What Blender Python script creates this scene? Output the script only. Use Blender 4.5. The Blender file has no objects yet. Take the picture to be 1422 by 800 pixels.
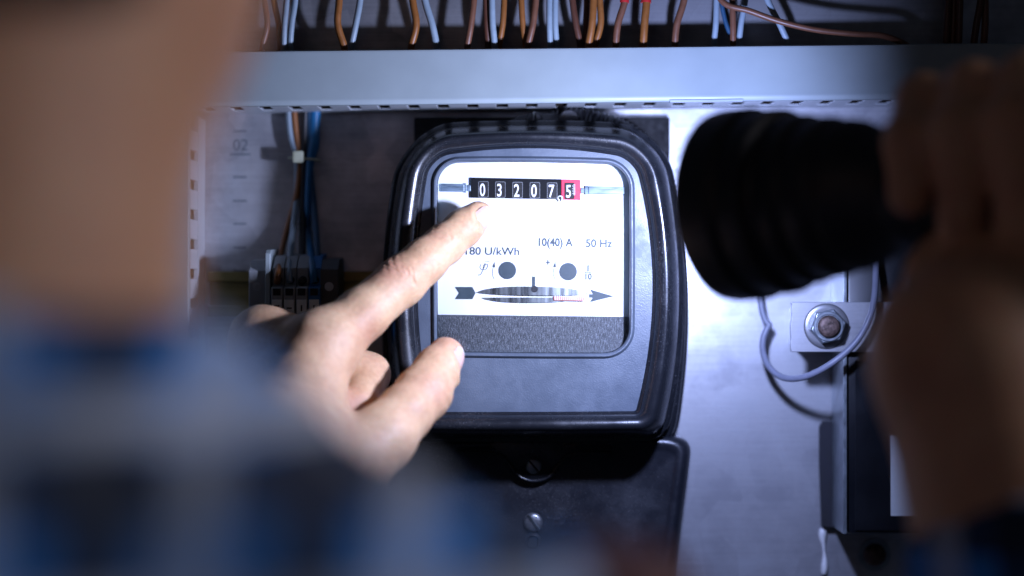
import bpy, bmesh, math, random
import numpy as np
from mathutils import Vector, Matrix

random.seed(4)
rng = np.random.RandomState(4)
scene = bpy.context.scene
COL = scene.collection
R = math.radians

# ------------------------------------------------------------------ camera, world, lamps, exposure
D = 0.95                       # metres from the camera to the front of the meter
PX = 0.0003                    # metres per photo pixel on the meter front


def P(px, py, y=0.0):
    """point of the place that stands at depth y behind the meter front"""
    s = PX * (D + y) / D
    return Vector(((px - 711) * s, y, (400 - py) * s))


cam_d = bpy.data.cameras.new("camera")
cam = bpy.data.objects.new("camera", cam_d)
COL.objects.link(cam)
cam.location = (0, -D, 0)
cam.rotation_euler = (R(90), 0, 0)
cam_d.sensor_width = 36
cam_d.lens = 18 * D / (711 * PX)
cam_d.clip_start = 0.01
cam_d.clip_end = 20
cam_d.dof.use_dof = True
cam_d.dof.focus_distance = D + 0.002
cam_d.dof.aperture_fstop = 3.0
scene.camera = cam

world = bpy.data.worlds.new("World")
scene.world = world
world.use_nodes = True
bg = world.node_tree.nodes["Background"]
bg.inputs[0].default_value = (0.30, 0.38, 0.60, 1)
bg.inputs[1].default_value = 0.030

# torch geometry: lens centre and the direction from the lens to the tail
T0 = Vector((0.0790, -0.118, 0.0299))
TA = Vector((0.766, -0.640, 0.05)).normalized()


def spot(name, power, size, blend, radius, color, off):
    l = bpy.data.lights.new(name, 'SPOT')
    l.energy = power
    l.spot_size = R(size)
    l.spot_blend = blend
    l.shadow_soft_size = radius
    l.color = color
    o = bpy.data.objects.new(name, l)
    COL.objects.link(o)
    o.location = T0 - TA * off
    o.rotation_euler = (-TA).to_track_quat('-Z', 'Y').to_euler()
    return o


spot("torch_spill_light", 2.65, 179, 0.4, 0.006, (0.42, 0.52, 1.0), 0.003)
spot("torch_beam_light", 0.78, 120, 1.0, 0.007, (0.96, 0.96, 0.90), 0.003)


def area(name, loc, target, size, power, color):
    l = bpy.data.lights.new(name, 'AREA')
    l.shape = 'RECTANGLE'
    l.size, l.size_y = size
    l.energy = power
    l.color = color
    o = bpy.data.objects.new(name, l)
    COL.objects.link(o)
    o.location = loc
    o.rotation_euler = (Vector(target) - Vector(loc)).to_track_quat('-Z', 'Y').to_euler()
    return o


area("room_lamp_right", (1.0, -0.32, 0.50), (-0.10, -0.46, 0.0), (0.3, 0.3), 0.23, (0.90, 0.86, 1.0))
area("fill_light_left", (-0.35, -1.25, 0.45), (-0.12, -0.5, 0.0), (0.4, 0.4), 0.16, (0.86, 0.88, 1.0))  # unseen fill light, added to brighten the shirt and neck
bpy.data.lights["room_lamp_right"].spread = R(27)

vs = scene.view_settings
vs.view_transform = 'Standard'
vs.look = 'None'
vs.exposure = 0
vs.gamma = 1
vs.use_curve_mapping = False
scene.cycles.max_bounces = 8
scene.cycles.transparent_max_bounces = 8
scene.cycles.caustics_reflective = False
scene.cycles.caustics_refractive = False
scene.cycles.sample_clamp_indirect = 4
scene.cycles.use_denoising = True

# ------------------------------------------------------------------ object helpers


def tag(o, label, cat, group=None):
    o['label'] = label
    o['category'] = cat
    if group:
        o['group'] = group
    return o


def thing(name, label, cat, loc=(0, 0, 0), group=None):
    o = bpy.data.objects.new(name, None)
    COL.objects.link(o)
    o.location = loc
    o.empty_display_size = 0.01
    return tag(o, label, cat, group)


def rootloc(o):
    v = Vector((0, 0, 0))
    while o is not None:
        v = v + o.location
        o = o.parent
    return v


def put(name, me, mat=None, parent=None, loc=None):
    """link mesh data given in world coordinates (or at loc) as one object"""
    o = bpy.data.objects.new(name, me)
    COL.objects.link(o)
    if mat is not None and not me.materials:
        me.materials.append(mat)
    base = Vector(loc) if loc is not None else Vector((0, 0, 0))
    if parent is not None:
        o.parent = parent
        o.location = base - rootloc(parent)
    else:
        o.location = base
    return o


class MB:
    def __init__(self):
        self.v, self.f = [], []

    def add(self, vs_, fs):
        n = len(self.v)
        self.v += [tuple(a) for a in vs_]
        self.f += [tuple(i + n for i in f) for f in fs]
        return self

    def box(self, x0, x1, y0, y1, z0, z1):
        vs_ = [(x, y, z) for x in (x0, x1) for y in (y0, y1) for z in (z0, z1)]
        fs = [(0, 1, 3, 2), (4, 6, 7, 5), (0, 4, 5, 1), (2, 3, 7, 6), (0, 2, 6, 4), (1, 5, 7, 3)]
        return self.add(vs_, fs)

    def loft(self, loops, cap0=False, cap1=False, closed=True):
        n = len(loops[0])
        vs_ = [p for l in loops for p in l]
        fs = []
        for k in range(len(loops) - 1):
            for i in range(n if closed else n - 1):
                j = (i + 1) % n
                fs.append((k * n + i, k * n + j, (k + 1) * n + j, (k + 1) * n + i))
        if cap0:
            fs.append(tuple(range(n)))
        if cap1:
            fs.append(tuple((len(loops) - 1) * n + i for i in range(n)))
        return self.add(vs_, fs)

    def tube(self, pts, r, n=12, smooth=6, rf=None):
        pts = [Vector(p) for p in pts]
        if smooth > 1 and len(pts) > 2:
            q = []
            for i in range(len(pts) - 1):
                p0 = pts[max(i - 1, 0)]
                p1, p2 = pts[i], pts[i + 1]
                p3 = pts[min(i + 2, len(pts) - 1)]
                for k in range(smooth):
                    t = k / smooth
                    q.append(0.5 * ((2 * p1) + (p2 - p0) * t + (2 * p0 - 5 * p1 + 4 * p2 - p3) * t * t
                                    + (3 * p1 - p0 - 3 * p2 + p3) * t ** 3))
            q.append(pts[-1])
            pts = q
        loops = []
        up = Vector((0.13, -0.97, 0.2)).normalized()
        for i, p in enumerate(pts):
            d = (pts[min(i + 1, len(pts) - 1)] - pts[max(i - 1, 0)]).normalized()
            a = d.cross(up)
            if a.length < 0.05:
                a = d.cross(Vector((1, 0, 0)))
            a.normalize()
            b = d.cross(a)
            rr = r if rf is None else rf(i / (len(pts) - 1)) * r
            loops.append([p + rr * (math.cos(2 * math.pi * k / n) * a + math.sin(2 * math.pi * k / n) * b)
                          for k in range(n)])
        return self.loft(loops, True, True)

    def lathe(self, prof, origin, axis, n=48, cap=True):
        origin, axis = Vector(origin), Vector(axis).normalized()
        a = axis.cross(Vector((0, 0, 1)))
        if a.length < 0.05:
            a = axis.cross(Vector((1, 0, 0)))
        a.normalize()
        b = axis.cross(a)
        loops = [[origin + axis * t + r * (math.cos(2 * math.pi * k / n) * a + math.sin(2 * math.pi * k / n) * b)
                  for k in range(n)] for t, r in prof]
        return self.loft(loops, cap, cap)

    def prism(self, outline, y0, y1):
        """outline = list of (x, z)"""
        return self.loft([[(x, y0, z) for x, z in outline], [(x, y1, z) for x, z in outline]], True, True)

    def mesh(self, name, smooth=None, bevel=0, seg=2):
        me = bpy.data.meshes.new(name)
        bm = bmesh.new()
        vv = [bm.verts.new(p) for p in self.v]
        for f in self.f:
            try:
                bm.faces.new([vv[i] for i in f])
            except ValueError:
                pass
        bmesh.ops.recalc_face_normals(bm, faces=bm.faces)
        if bevel:
            ed = [e for e in bm.edges if len(e.link_faces) == 2 and e.calc_face_angle() > 0.6]
            bmesh.ops.bevel(bm, geom=ed, offset=bevel, segments=seg, affect='EDGES', profile=0.5, clamp_overlap=True)
        if smooth:
            for f in bm.faces:
                f.smooth = True
            for e in bm.edges:
                if len(e.link_faces) == 2 and e.calc_face_angle() > R(smooth):
                    e.smooth = False
        bm.to_mesh(me)
        bm.free()
        return me

    def build(self, name, mat, parent=None, smooth=None, bevel=0, seg=2, loc=None):
        return put(name, self.mesh(name, smooth, bevel, seg), mat, parent, loc)


def text_mesh(name, s, x, y, z, h, mat, parent, sx=1.0, bold=0.0, ext=0.00006, align='LEFT', rot=0.0, shear=0.0):
    cu = bpy.data.curves.new(name, 'FONT')
    cu.body = s
    cu.size = h
    cu.offset = bold
    cu.extrude = ext
    cu.align_x = align
    cu.shear = shear
    cu.resolution_u = 6
    o = bpy.data.objects.new(name, cu)
    COL.objects.link(o)
    bpy.context.view_layer.update()
    me = bpy.data.meshes.new_from_object(o)
    bpy.data.objects.remove(o)
    me.transform(Matrix.Translation((x, y, z)) @ Matrix.Rotation(rot, 4, 'Y') @ Matrix.Rotation(R(90), 4, 'X') @ Matrix.Diagonal((sx, 1, 1, 1)))
    me.name = name
    me.materials.clear()
    return put(name, me, mat, parent)

# ------------------------------------------------------------------ materials


def new_mat(name):
    m = bpy.data.materials.new(name)
    m.use_nodes = True
    return m, m.node_tree, m.node_tree.nodes["Principled BSDF"]


def N(nt, kind, **kw):
    n = nt.nodes.new(kind)
    for k, v in kw.items():
        if k in n.inputs:
            n.inputs[k].default_value = v
        else:
            setattr(n, k, v)
    return n


def ramp(nt, fac, stops):
    r = nt.nodes.new("ShaderNodeValToRGB")
    els = r.color_ramp.elements
    while len(els) < len(stops):
        els.new(0.5)
    for e, (p, c) in zip(els, stops):
        e.position = p
        e.color = tuple(c) + (1,) if len(c) == 3 else c
    nt.links.new(fac, r.inputs[0])
    return r


def coords(nt, scale=(1, 1, 1), kind='Object'):
    tc = nt.nodes.new("ShaderNodeTexCoord")
    mp = nt.nodes.new("ShaderNodeMapping")
    mp.inputs['Scale'].default_value = scale
    nt.links.new(tc.outputs[kind], mp.inputs[0])
    return mp.outputs[0]


def simple(name, color, rough=0.4, metal=0.0, var=0.12, scale=400, bump=0.0, bscale=2500, spec=0.5, coat=0.0, stretch=(1, 1, 1)):
    m, nt, b = new_mat(name)
    v = coords(nt, stretch)
    no = N(nt, "ShaderNodeTexNoise", Scale=scale, Detail=5.0)
    nt.links.new(v, no.inputs[0])
    c = np.array(color)
    r_ = ramp(nt, no.outputs[0], [(0.3, tuple(c * (1 - var))), (0.7, tuple(np.minimum(c * (1 + var), 1)))])
    nt.links.new(r_.outputs[0], b.inputs['Base Color'])
    rr = ramp(nt, no.outputs[0], [(0.3, (rough * 0.85,) * 3), (0.7, (min(rough * 1.15, 1),) * 3)])
    nt.links.new(rr.outputs[0], b.inputs['Roughness'])
    b.inputs['Metallic'].default_value = metal
    b.inputs['Specular IOR Level'].default_value = spec
    b.inputs['Coat Weight'].default_value = coat
    if bump:
        n2 = N(nt, "ShaderNodeTexNoise", Scale=bscale, Detail=3.0)
        nt.links.new(v, n2.inputs[0])
        bp = N(nt, "ShaderNodeBump", Strength=bump, Distance=0.0002)
        nt.links.new(n2.outputs[0], bp.inputs['Height'])
        nt.links.new(bp.outputs[0], b.inputs['Normal'])
    return m


def galvanised(name="galvanised_steel", k=1.0):
    m, nt, b = new_mat(name)
    v = coords(nt)
    vo = N(nt, "ShaderNodeTexVoronoi", Scale=70.0, feature='F1', Randomness=1.0)
    n1 = N(nt, "ShaderNodeTexNoise", Scale=28.0, Detail=6.0, Roughness=0.65)
    n0 = N(nt, "ShaderNodeTexNoise", Scale=160.0, Detail=4.0)
    sv = coords(nt, (30, 30, 900))
    n2 = N(nt, "ShaderNodeTexNoise", Scale=1.0, Detail=4.0)
    nt.links.new(sv, n2.inputs[0])
    for n in (vo, n1, n0):
        nt.links.new(v, n.inputs[0])
    mx = N(nt, "ShaderNodeMix", data_type='RGBA', blend_type='MIX')
    mx.inputs[0].default_value = 0.13
    nt.links.new(n1.outputs[0], mx.inputs[6])
    nt.links.new(vo.outputs['Color'], mx.inputs[7])
    mx2 = N(nt, "ShaderNodeMix", data_type='RGBA', blend_type='MIX')
    mx2.inputs[0].default_value = 0.16
    nt.links.new(mx.outputs[2], mx2.inputs[6])
    nt.links.new(n2.outputs[0], mx2.inputs[7])
    bw = N(nt, "ShaderNodeRGBToBW")
    nt.links.new(mx2.outputs[2], bw.inputs[0])
    c = ramp(nt, bw.outputs[0], [(0.37, (0.32 * k, 0.32 * k, 0.34 * k)), (0.5, (0.50 * k, 0.50 * k, 0.52 * k)), (0.61, (0.66 * k, 0.67 * k, 0.70 * k))])
    r_ = ramp(nt, bw.outputs[0], [(0.36, (0.46,) * 3), (0.62, (0.30,) * 3)])
    nt.links.new(c.outputs[0], b.inputs['Base Color'])
    nt.links.new(r_.outputs[0], b.inputs['Roughness'])
    b.inputs['Metallic'].default_value = 0.68
    bp = N(nt, "ShaderNodeBump", Strength=0.25, Distance=0.0004)
    nt.links.new(mx2.outputs[2], bp.inputs['Height'])
    nt.links.new(bp.outputs[0], b.inputs['Normal'])
    return m


def skin_mat():
    m, nt, b = new_mat("skin")
    v = coords(nt)
    n1 = N(nt, "ShaderNodeTexNoise", Scale=60.0, Detail=6.0, Roughness=0.6)
    n2 = N(nt, "ShaderNodeTexNoise", Scale=480.0, Detail=5.0, Roughness=0.6)
    vo = N(nt, "ShaderNodeTexVoronoi", Scale=1300.0, feature='DISTANCE_TO_EDGE')
    for n in (n1, n2, vo):
        nt.links.new(v, n.inputs[0])
    base = ramp(nt, n1.outputs[0], [(0.3, (0.50, 0.285, 0.155)), (0.52, (0.60, 0.37, 0.205)), (0.72, (0.66, 0.44, 0.25))])
    at = N(nt, "ShaderNodeAttribute", attribute_name='flush')
    mx = N(nt, "ShaderNodeMix", data_type='RGBA', blend_type='MIX')
    nt.links.new(at.outputs['Fac'], mx.inputs[0])
    nt.links.new(base.outputs[0], mx.inputs[6])
    mx.inputs[7].default_value = (0.50, 0.20, 0.14, 1)
    mo = N(nt, "ShaderNodeMix", data_type='RGBA', blend_type='MULTIPLY')
    mo.inputs[0].default_value = 0.35
    nt.links.new(mx.outputs[2], mo.inputs[6])
    r2 = ramp(nt, n2.outputs[0], [(0.35, (0.72, 0.66, 0.62)), (0.65, (1, 1, 1))])
    nt.links.new(r2.outputs[0], mo.inputs[7])
    nt.links.new(mo.outputs[2], b.inputs['Base Color'])
    b.inputs['Roughness'].default_value = 0.52
    b.inputs['Specular IOR Level'].default_value = 0.32
    b.inputs['Subsurface Weight'].default_value = 0.35
    b.inputs['Subsurface Radius'].default_value = (1.0, 0.35, 0.18)
    b.inputs['Subsurface Scale'].default_value = 0.0014
    b1 = N(nt, "ShaderNodeBump", Strength=0.35, Distance=0.00022)
    nt.links.new(vo.outputs[0], b1.inputs['Height'])
    b2 = N(nt, "ShaderNodeBump", Strength=0.45, Distance=0.0007)
    nt.links.new(n2.outputs[0], b2.inputs['Height'])
    nt.links.new(b1.outputs[0], b2.inputs['Normal'])
    nt.links.new(b2.outputs[0], b.inputs['Normal'])
    return m


def plaid_mat():
    m, nt, b = new_mat("plaid_flannel")
    v = coords(nt)
    sep = N(nt, "ShaderNodeSeparateXYZ")
    nt.links.new(v, sep.inputs[0])

    def bands(axis, period, off, lo, hi):
        a = N(nt, "ShaderNodeMath", operation='MULTIPLY_ADD')
        nt.links.new(sep.outputs[axis], a.inputs[0])
        a.inputs[1].default_value = 1 / period
        a.inputs[2].default_value = off
        f = N(nt, "ShaderNodeMath", operation='FRACT')
        nt.links.new(a.outputs[0], f.inputs[0])
        g = N(nt, "ShaderNodeMath", operation='GREATER_THAN')
        nt.links.new(f.outputs[0], g.inputs[0])
        g.inputs[1].default_value = lo
        l = N(nt, "ShaderNodeMath", operation='LESS_THAN')
        nt.links.new(f.outputs[0], l.inputs[0])
        l.inputs[1].default_value = hi
        p = N(nt, "ShaderNodeMath", operation='MULTIPLY')
        nt.links.new(g.outputs[0], p.inputs[0])
        nt.links.new(l.outputs[0], p.inputs[1])
        return p.outputs[0]
    col = None

    def over(prev, fac, color, k):
        mm = N(nt, "ShaderNodeMath", operation='MULTIPLY')
        nt.links.new(fac, mm.inputs[0])
        mm.inputs[1].default_value = k
        x = N(nt, "ShaderNodeMix", data_type='RGBA', blend_type='MIX')
        nt.links.new(mm.outputs[0], x.inputs[0])
        if prev is None:
            x.inputs[6].default_value = (0.025, 0.22, 0.66, 1)
        else:
            nt.links.new(prev, x.inputs[6])
        x.inputs[7].default_value = color
        return x.outputs[2]
    per = 0.034
    navy, pale, black = (0.008, 0.014, 0.035, 1), (0.55, 0.63, 0.76, 1), (0.01, 0.01, 0.015, 1)
    col = over(col, bands(2, per, 0.426, 0.20, 0.60), navy, 0.9)
    col = over(col, bands(0, 0.036, 0.30, 0.1, 0.52), navy, 0.85)
    col = over(col, bands(2, per, 0.426, 0.64, 0.86), pale, 0.85)
    col = over(col, bands(0, 0.036, 0.30, 0.66, 0.88), pale, 0.6)
    col = over(col, bands(1, per, 0.1, 0.66, 0.82), pale, 0.1)
    n1 = N(nt, "ShaderNodeTexNoise", Scale=900.0, Detail=4.0)
    nt.links.new(v, n1.inputs[0])
    mo = N(nt, "ShaderNodeMix", data_type='RGBA', blend_type='MULTIPLY')
    mo.inputs[0].default_value = 0.5
    nt.links.new(col, mo.inputs[6])
    r2 = ramp(nt, n1.outputs[0], [(0.3, (0.6,) * 3), (0.7, (1,) * 3)])
    nt.links.new(r2.outputs[0], mo.inputs[7])
    nt.links.new(mo.outputs[2], b.inputs['Base Color'])
    b.inputs['Roughness'].default_value = 0.9
    b.inputs['Sheen Weight'].default_value = 0.03
    bp = N(nt, "ShaderNodeBump", Strength=0.4, Distance=0.0005)
    nt.links.new(n1.outputs[0], bp.inputs['Height'])
    nt.links.new(bp.outputs[0], b.inputs['Normal'])
    return m


def glass_mat(name, refl=0.05, tint=(1, 1, 1)):
    m = bpy.data.materials.new(name)
    m.use_nodes = True
    nt = m.node_tree
    nt.nodes.clear()
    out = nt.nodes.new("ShaderNodeOutputMaterial")
    tr = N(nt, "ShaderNodeBsdfTransparent")
    tr.inputs[0].default_value = tuple(tint) + (1,)
    gl = N(nt, "ShaderNodeBsdfGlossy")
    gl.inputs['Roughness'].default_value = 0.04
    fr = N(nt, "ShaderNodeFresnel", IOR=1.45)
    mx = N(nt, "ShaderNodeMixShader")
    nt.links.new(fr.outputs[0], mx.inputs[0])
    nt.links.new(tr.outputs[0], mx.inputs[1])
    nt.links.new(gl.outputs[0], mx.inputs[2])
    nt.links.new(mx.outputs[0], out.inputs[0])
    return m


def woven_mat():
    m, nt, b = new_mat("dark_woven_foil")
    v = coords(nt, (2600, 1, 420))
    n1 = N(nt, "ShaderNodeTexNoise", Scale=1.0, Detail=3.0, Roughness=0.8)
    nt.links.new(v, n1.inputs[0])
    v2 = coords(nt, (4200, 1, 4200))
    n2 = N(nt, "ShaderNodeTexNoise", Scale=1.0, Detail=2.0)
    nt.links.new(v2, n2.inputs[0])
    mx = N(nt, "ShaderNodeMath", operation='MULTIPLY')
    nt.links.new(n1.outputs[0], mx.inputs[0])
    nt.links.new(n2.outputs[0], mx.inputs[1])
    c = ramp(nt, mx.outputs[0], [(0.17, (0.010, 0.012, 0.015)), (0.27, (0.055, 0.062, 0.07)), (0.38, (0.30, 0.32, 0.34))])
    nt.links.new(c.outputs[0], b.inputs['Base Color'])
    b.inputs['Roughness'].default_value = 0.6
    return m


def case_mat(name, col, rough, grain):
    """moulded black plastic with a fine orange peel, dust and hairline scuffs"""
    m, nt, b = new_mat(name)
    v = coords(nt)
    n1 = N(nt, "ShaderNodeTexNoise", Scale=1900.0, Detail=2.0)
    n2 = N(nt, "ShaderNodeTexNoise", Scale=45.0, Detail=8.0, Roughness=0.7)
    n3 = N(nt, "ShaderNodeTexNoise", Scale=2600.0, Detail=1.0)
    for n in (n1, n2, n3):
        nt.links.new(v, n.inputs[0])
    n4 = N(nt, "ShaderNodeTexNoise", Scale=22.0, Detail=3.0)
    nt.links.new(v, n4.inputs[0])
    ad = N(nt, "ShaderNodeMath", operation='MULTIPLY_ADD')
    nt.links.new(n4.outputs[0], ad.inputs[0])
    ad.inputs[1].default_value = 0.35
    nt.links.new(n3.outputs[0], ad.inputs[2])
    dust = ramp(nt, ad.outputs[0], [(0.87, (0, 0, 0)), (0.94, (0.8, 0.8, 0.8))])
    mx = N(nt, "ShaderNodeMix", data_type='RGBA', blend_type='MIX')
    nt.links.new(dust.outputs[0], mx.inputs[0])
    c = ramp(nt, n2.outputs[0], [(0.3, tuple(x * 0.85 for x in col)), (0.75, tuple(x * 1.25 for x in col))])
    nt.links.new(c.outputs[0], mx.inputs[6])
    mx.inputs[7].default_value = (0.16, 0.16, 0.17, 1)
    nt.links.new(mx.outputs[2], b.inputs['Base Color'])
    rr = ramp(nt, n2.outputs[0], [(0.35, (rough * 0.75,) * 3), (0.5, (rough,) * 3), (0.68, (rough * 1.5,) * 3)])
    nt.links.new(rr.outputs[0], b.inputs['Roughness'])
    bp = N(nt, "ShaderNodeBump", Strength=grain, Distance=0.00015)
    nt.links.new(n1.outputs[0], bp.inputs['Height'])
    nt.links.new(bp.outputs[0], b.inputs['Normal'])
    b.inputs['Specular IOR Level'].default_value = 0.6
    return m


M = {}
M['galv'] = galvanised()
M['galv_dull'] = galvanised('dull_galvanised_steel', 0.55)
M['skin'] = skin_mat()
M['plaid'] = plaid_mat()
M['glass'] = glass_mat("window_pane_glass")
M['woven'] = woven_mat()
M['rim'] = case_mat("glossy_black_case", (0.010, 0.011, 0.014), 0.27, 0.15)
M['panel'] = case_mat("satin_black_case", (0.085, 0.105, 0.135), 0.40, 0.6)
M['case'] = case_mat("black_case", (0.012, 0.012, 0.016), 0.36, 0.3)
M['tcover'] = case_mat("black_terminal_cover", (0.009, 0.010, 0.014), 0.36, 0.35)
M['duct'] = simple("grey_pvc", (0.29, 0.335, 0.34), 0.42, var=0.04, scale=60, bump=0.1)
M['duct_in'] = simple("grey_pvc_base", (0.50, 0.53, 0.55), 0.5, var=0.05, scale=60)
M['plate'] = simple("white_enamel", (0.84, 0.84, 0.83), 0.35, var=0.015, scale=80)
M['ink'] = simple("dark_ink", (0.035, 0.055, 0.065), 0.5, var=0.1)
M['scale_ink'] = simple('worn_grey_ink', (0.10, 0.115, 0.13), 0.6, var=0.4, scale=700)
M['ink_black'] = simple("black_ink", (0.012, 0.012, 0.014), 0.4)
M['white_ink'] = simple("white_ink", (0.85, 0.85, 0.84), 0.5, var=0.03)
M['drum'] = simple("black_drum", (0.012, 0.011, 0.011), 0.5, var=0.3, scale=300, spec=0.3)
M['counter'] = simple("black_counter_frame", (0.006, 0.006, 0.007), 0.6, spec=0.15)
M['red'] = simple("red_counter_field", (0.72, 0.012, 0.055), 0.45, var=0.05)
M['zinc'] = simple("zinc_steel", (0.34, 0.38, 0.41), 0.36, metal=0.75, var=0.18, scale=300, bump=0.05)
M['axle'] = simple('blued_axle', (0.18, 0.24, 0.29), 0.3, metal=0.2, var=0.5, scale=200, stretch=(.5, 1, 3))
M['disc'] = simple("bright_disc", (0.26, 0.28, 0.28), 0.28, metal=0.8, var=0.75, scale=60, stretch=(6, 1, 0.5))
M['board'] = simple("matt_black_board", (0.005, 0.005, 0.006), 0.8)
M['rust'] = simple("rusty_bolt_end", (0.13, 0.085, 0.07), 0.55, metal=0.5, var=0.5, scale=500, bump=0.8, bscale=900)
M['torch'] = simple("black_anodised", (0.010, 0.010, 0.011), 0.5, var=0.2, bump=0.2)
M['blackbox'] = simple("black_plastic_box", (0.006, 0.007, 0.010), 0.35, var=0.3, scale=70, bump=0.1)
M['wall_black'] = simple("rough_black", (0.015, 0.015, 0.02), 0.85, var=0.5, scale=300, bump=0.8, bscale=900, stretch=(1, 1, 0.3))  # near-black and rough, for the strip on the wall
M['paper'] = simple("white_paper_label", (0.78, 0.80, 0.80), 0.7, var=0.03)
M['w_grey'] = simple("pale_blue_grey_insulation", (0.216, 0.274, 0.317), 0.42, var=0.06)
M['w_cable'] = simple("lilac_grey_cable", (0.19, 0.20, 0.26), 0.42, var=0.06)
M['w_orange'] = simple("orange_brown_insulation", (0.216, 0.076, 0.016), 0.42, var=0.1)
M['w_copper'] = simple("copper_brown_insulation", (0.137, 0.056, 0.030), 0.42, var=0.1)
M['w_brown'] = simple("dark_brown_insulation", (0.085, 0.032, 0.018), 0.4, var=0.1)
M['w_black'] = simple("black_insulation", (0.012, 0.012, 0.014), 0.4)
M['w_shade'] = simple('shade_dark_insulation', (0.022, 0.016, 0.013), 0.9, spec=0.1)  # near-black and matt, so the trunking slots read as shaded
M['w_blue'] = simple("blue_insulation", (0.008, 0.115, 0.26), 0.42, var=0.1)
M['w_dkblue'] = simple("dark_blue_insulation", (0.015, 0.06, 0.12), 0.45, var=0.1)
M['ferrule'] = simple("red_ferrule", (0.42, 0.02, 0.02), 0.4)
M['tie'] = simple("aged_nylon", (0.36, 0.37, 0.26), 0.5, var=0.1)
M['term'] = simple("grey_terminal", (0.27, 0.28, 0.29), 0.5, var=0.06)
M['term_dark'] = simple("dark_grey_terminal", (0.07, 0.07, 0.075), 0.5, var=0.06)
M['term_blue'] = simple("blue_terminal", (0.015, 0.13, 0.34), 0.5, var=0.06)
M['rail'] = simple("yellow_passivated_rail", (0.24, 0.20, 0.075), 0.35, metal=0.7, var=0.3, scale=60, stretch=(0.3, 1, 3))
M['hole'] = simple("dark_hole", (0.006, 0.006, 0.006), 0.7)
M['hair'] = simple("dark_hair", (0.035, 0.022, 0.016), 0.5, var=0.5, scale=300, bump=1.0, bscale=700, stretch=(3, 3, 0.4))
M['strap'] = simple("red_brown_leather", (0.10, 0.028, 0.018), 0.55, var=0.2)
M['sealant'] = simple("white_sealant", (0.75, 0.75, 0.74), 0.4)
m_, nt_, b_ = new_mat("fingernail")
b_.inputs['Base Color'].default_value = (0.62, 0.40, 0.32, 1)
b_.inputs['Roughness'].default_value = 0.26
b_.inputs['Subsurface Weight'].default_value = 0.3
b_.inputs['Subsurface Radius'].default_value = (1, 0.4, 0.3)
b_.inputs['Subsurface Scale'].default_value = 0.001
M['nail'] = m_
M['nail_tip'] = simple("nail_free_edge", (0.66, 0.60, 0.52), 0.35, var=0.04)
m_, nt_, b_ = new_mat("lit_led")
b_.inputs['Emission Color'].default_value = (0.8, 0.9, 1, 1)
b_.inputs['Emission Strength'].default_value = 8
M['led'] = m_
M['reflector'] = simple("mirror_reflector", (0.8, 0.8, 0.8), 0.15, metal=1.0, var=0.02)
m_, nt_, b_ = new_mat("red_disc_marks")
M['redmarks'] = simple("red_disc_marks", (0.62, 0.24, 0.20), 0.4)

# ------------------------------------------------------------------ setting: cabinet back wall
WALL = 0.060


def struct(o):
    o['kind'] = 'structure'
    return o


w = MB()
w.box(-0.70, 0.75, WALL, WALL + 0.002, -0.50, 0.50)
struct(w.build("back_wall", M['galv']))
# cabinet board the meter hangs on
b = MB().box(P(575, 0, 0.052).x, P(930, 0, 0.052).x, 0.052, WALL - 0.0005, -0.26, P(0, 163, 0.052).z)
tag(b.build("meter_board", M['board'], bevel=0.0006), "black mounting board standing out behind the electricity meter", "board")
# raised upper sheet behind the wires
b = MB().box(-0.36, P(1312, 0, 0.03).x, 0.030, 0.0315, 0.088, 0.33)
tag(b.build("upper_sheet", M['galv_dull'], bevel=0.0004), "raised pale sheet metal panel behind the wires above the trunking", "panel")

# ------------------------------------------------------------------ printed scale on the left plate
sc_ = thing("printed_scale", "printed scale with the number 02 and tick marks on the left metal plate", "scale print",
            P(333, 245, WALL - 0.0002))
YS = WALL - 0.0002
for py, wd in ((182, 18), (246, 19), (279, 19), (311, 18), (344, 18), (376, 18)):
    a, c_ = P(333 - wd / 2, py + 1.1, YS), P(333 + wd / 2, py - 1.1, YS)
    MB().box(a.x, c_.x, YS, YS + 0.00015, a.z, c_.z).build("tick", M['scale_ink'], sc_)
a, c_ = P(319, 215.6, YS), P(348, 213, YS)
MB().box(a.x, c_.x, YS, YS + 0.00015, a.z, c_.z).build("underline", M['scale_ink'], sc_)
p = P(334, 209, YS)
text_mesh("numeral", "02", p.x, p.y, p.z, 0.0072, M['scale_ink'], sc_, sx=1.0, align='CENTER')

# ------------------------------------------------------------------ horizontal cable trunking
YC = 0.007
sD = PX * (D + YC) / D
zt, zb = (400 - 66.5) * sD, (400 - 144) * sD
ROT = -0.0107
tr = thing("cable_trunking", "long pale grey slotted cable trunking running across above the meter", "cable trunking", (0, WALL, zb))
tr.rotation_euler.y = ROT


def put_rel(mb, name, mat, parent, **kw):
    return mb.build(name, mat, parent, **kw)


xl, xr = -0.33, 0.36
prof = [(YC + 0.006, zt), (YC + 0.0016, zt), (YC + 0.0004, zt - 0.0005), (YC, zt - 0.0016), (YC, zb + 0.0034), (YC - 0.0003, zb + 0.0028),
        (YC - 0.0004, zb + 0.0014), (YC + 0.0003, zb + 0.0003), (YC + 0.0014, zb), (YC + 0.0022, zb), (YC + 0.0022, zb + 0.001), (YC + 0.0015, zb + 0.0012),
        (YC + 0.0012, zt - 0.0012), (YC + 0.006, zt - 0.001)]
mb = MB()
mb.loft([[(x, y, z) for y, z in prof] for x in (xl, xr)], True, True)
mb.build("cover", M['duct'], tr, smooth=40)
mb = MB()
mb.box(xl, xr, WALL - 0.0022, WALL - 0.0004, zb + 0.001, zt - 0.001)
mb.box(xl, xr, YC + 0.036, WALL - 0.0022, zb + 0.0010, zb + 0.0014)
mb.build("trough", M['duct_in'], tr)
PITCH = 0.01268
fing = MB().box(-0.0039, 0.0039, YC + 0.0022, YC + 0.0360, -0.0007, 0.0003).mesh("comb_finger", bevel=0.0002, seg=1)
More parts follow.
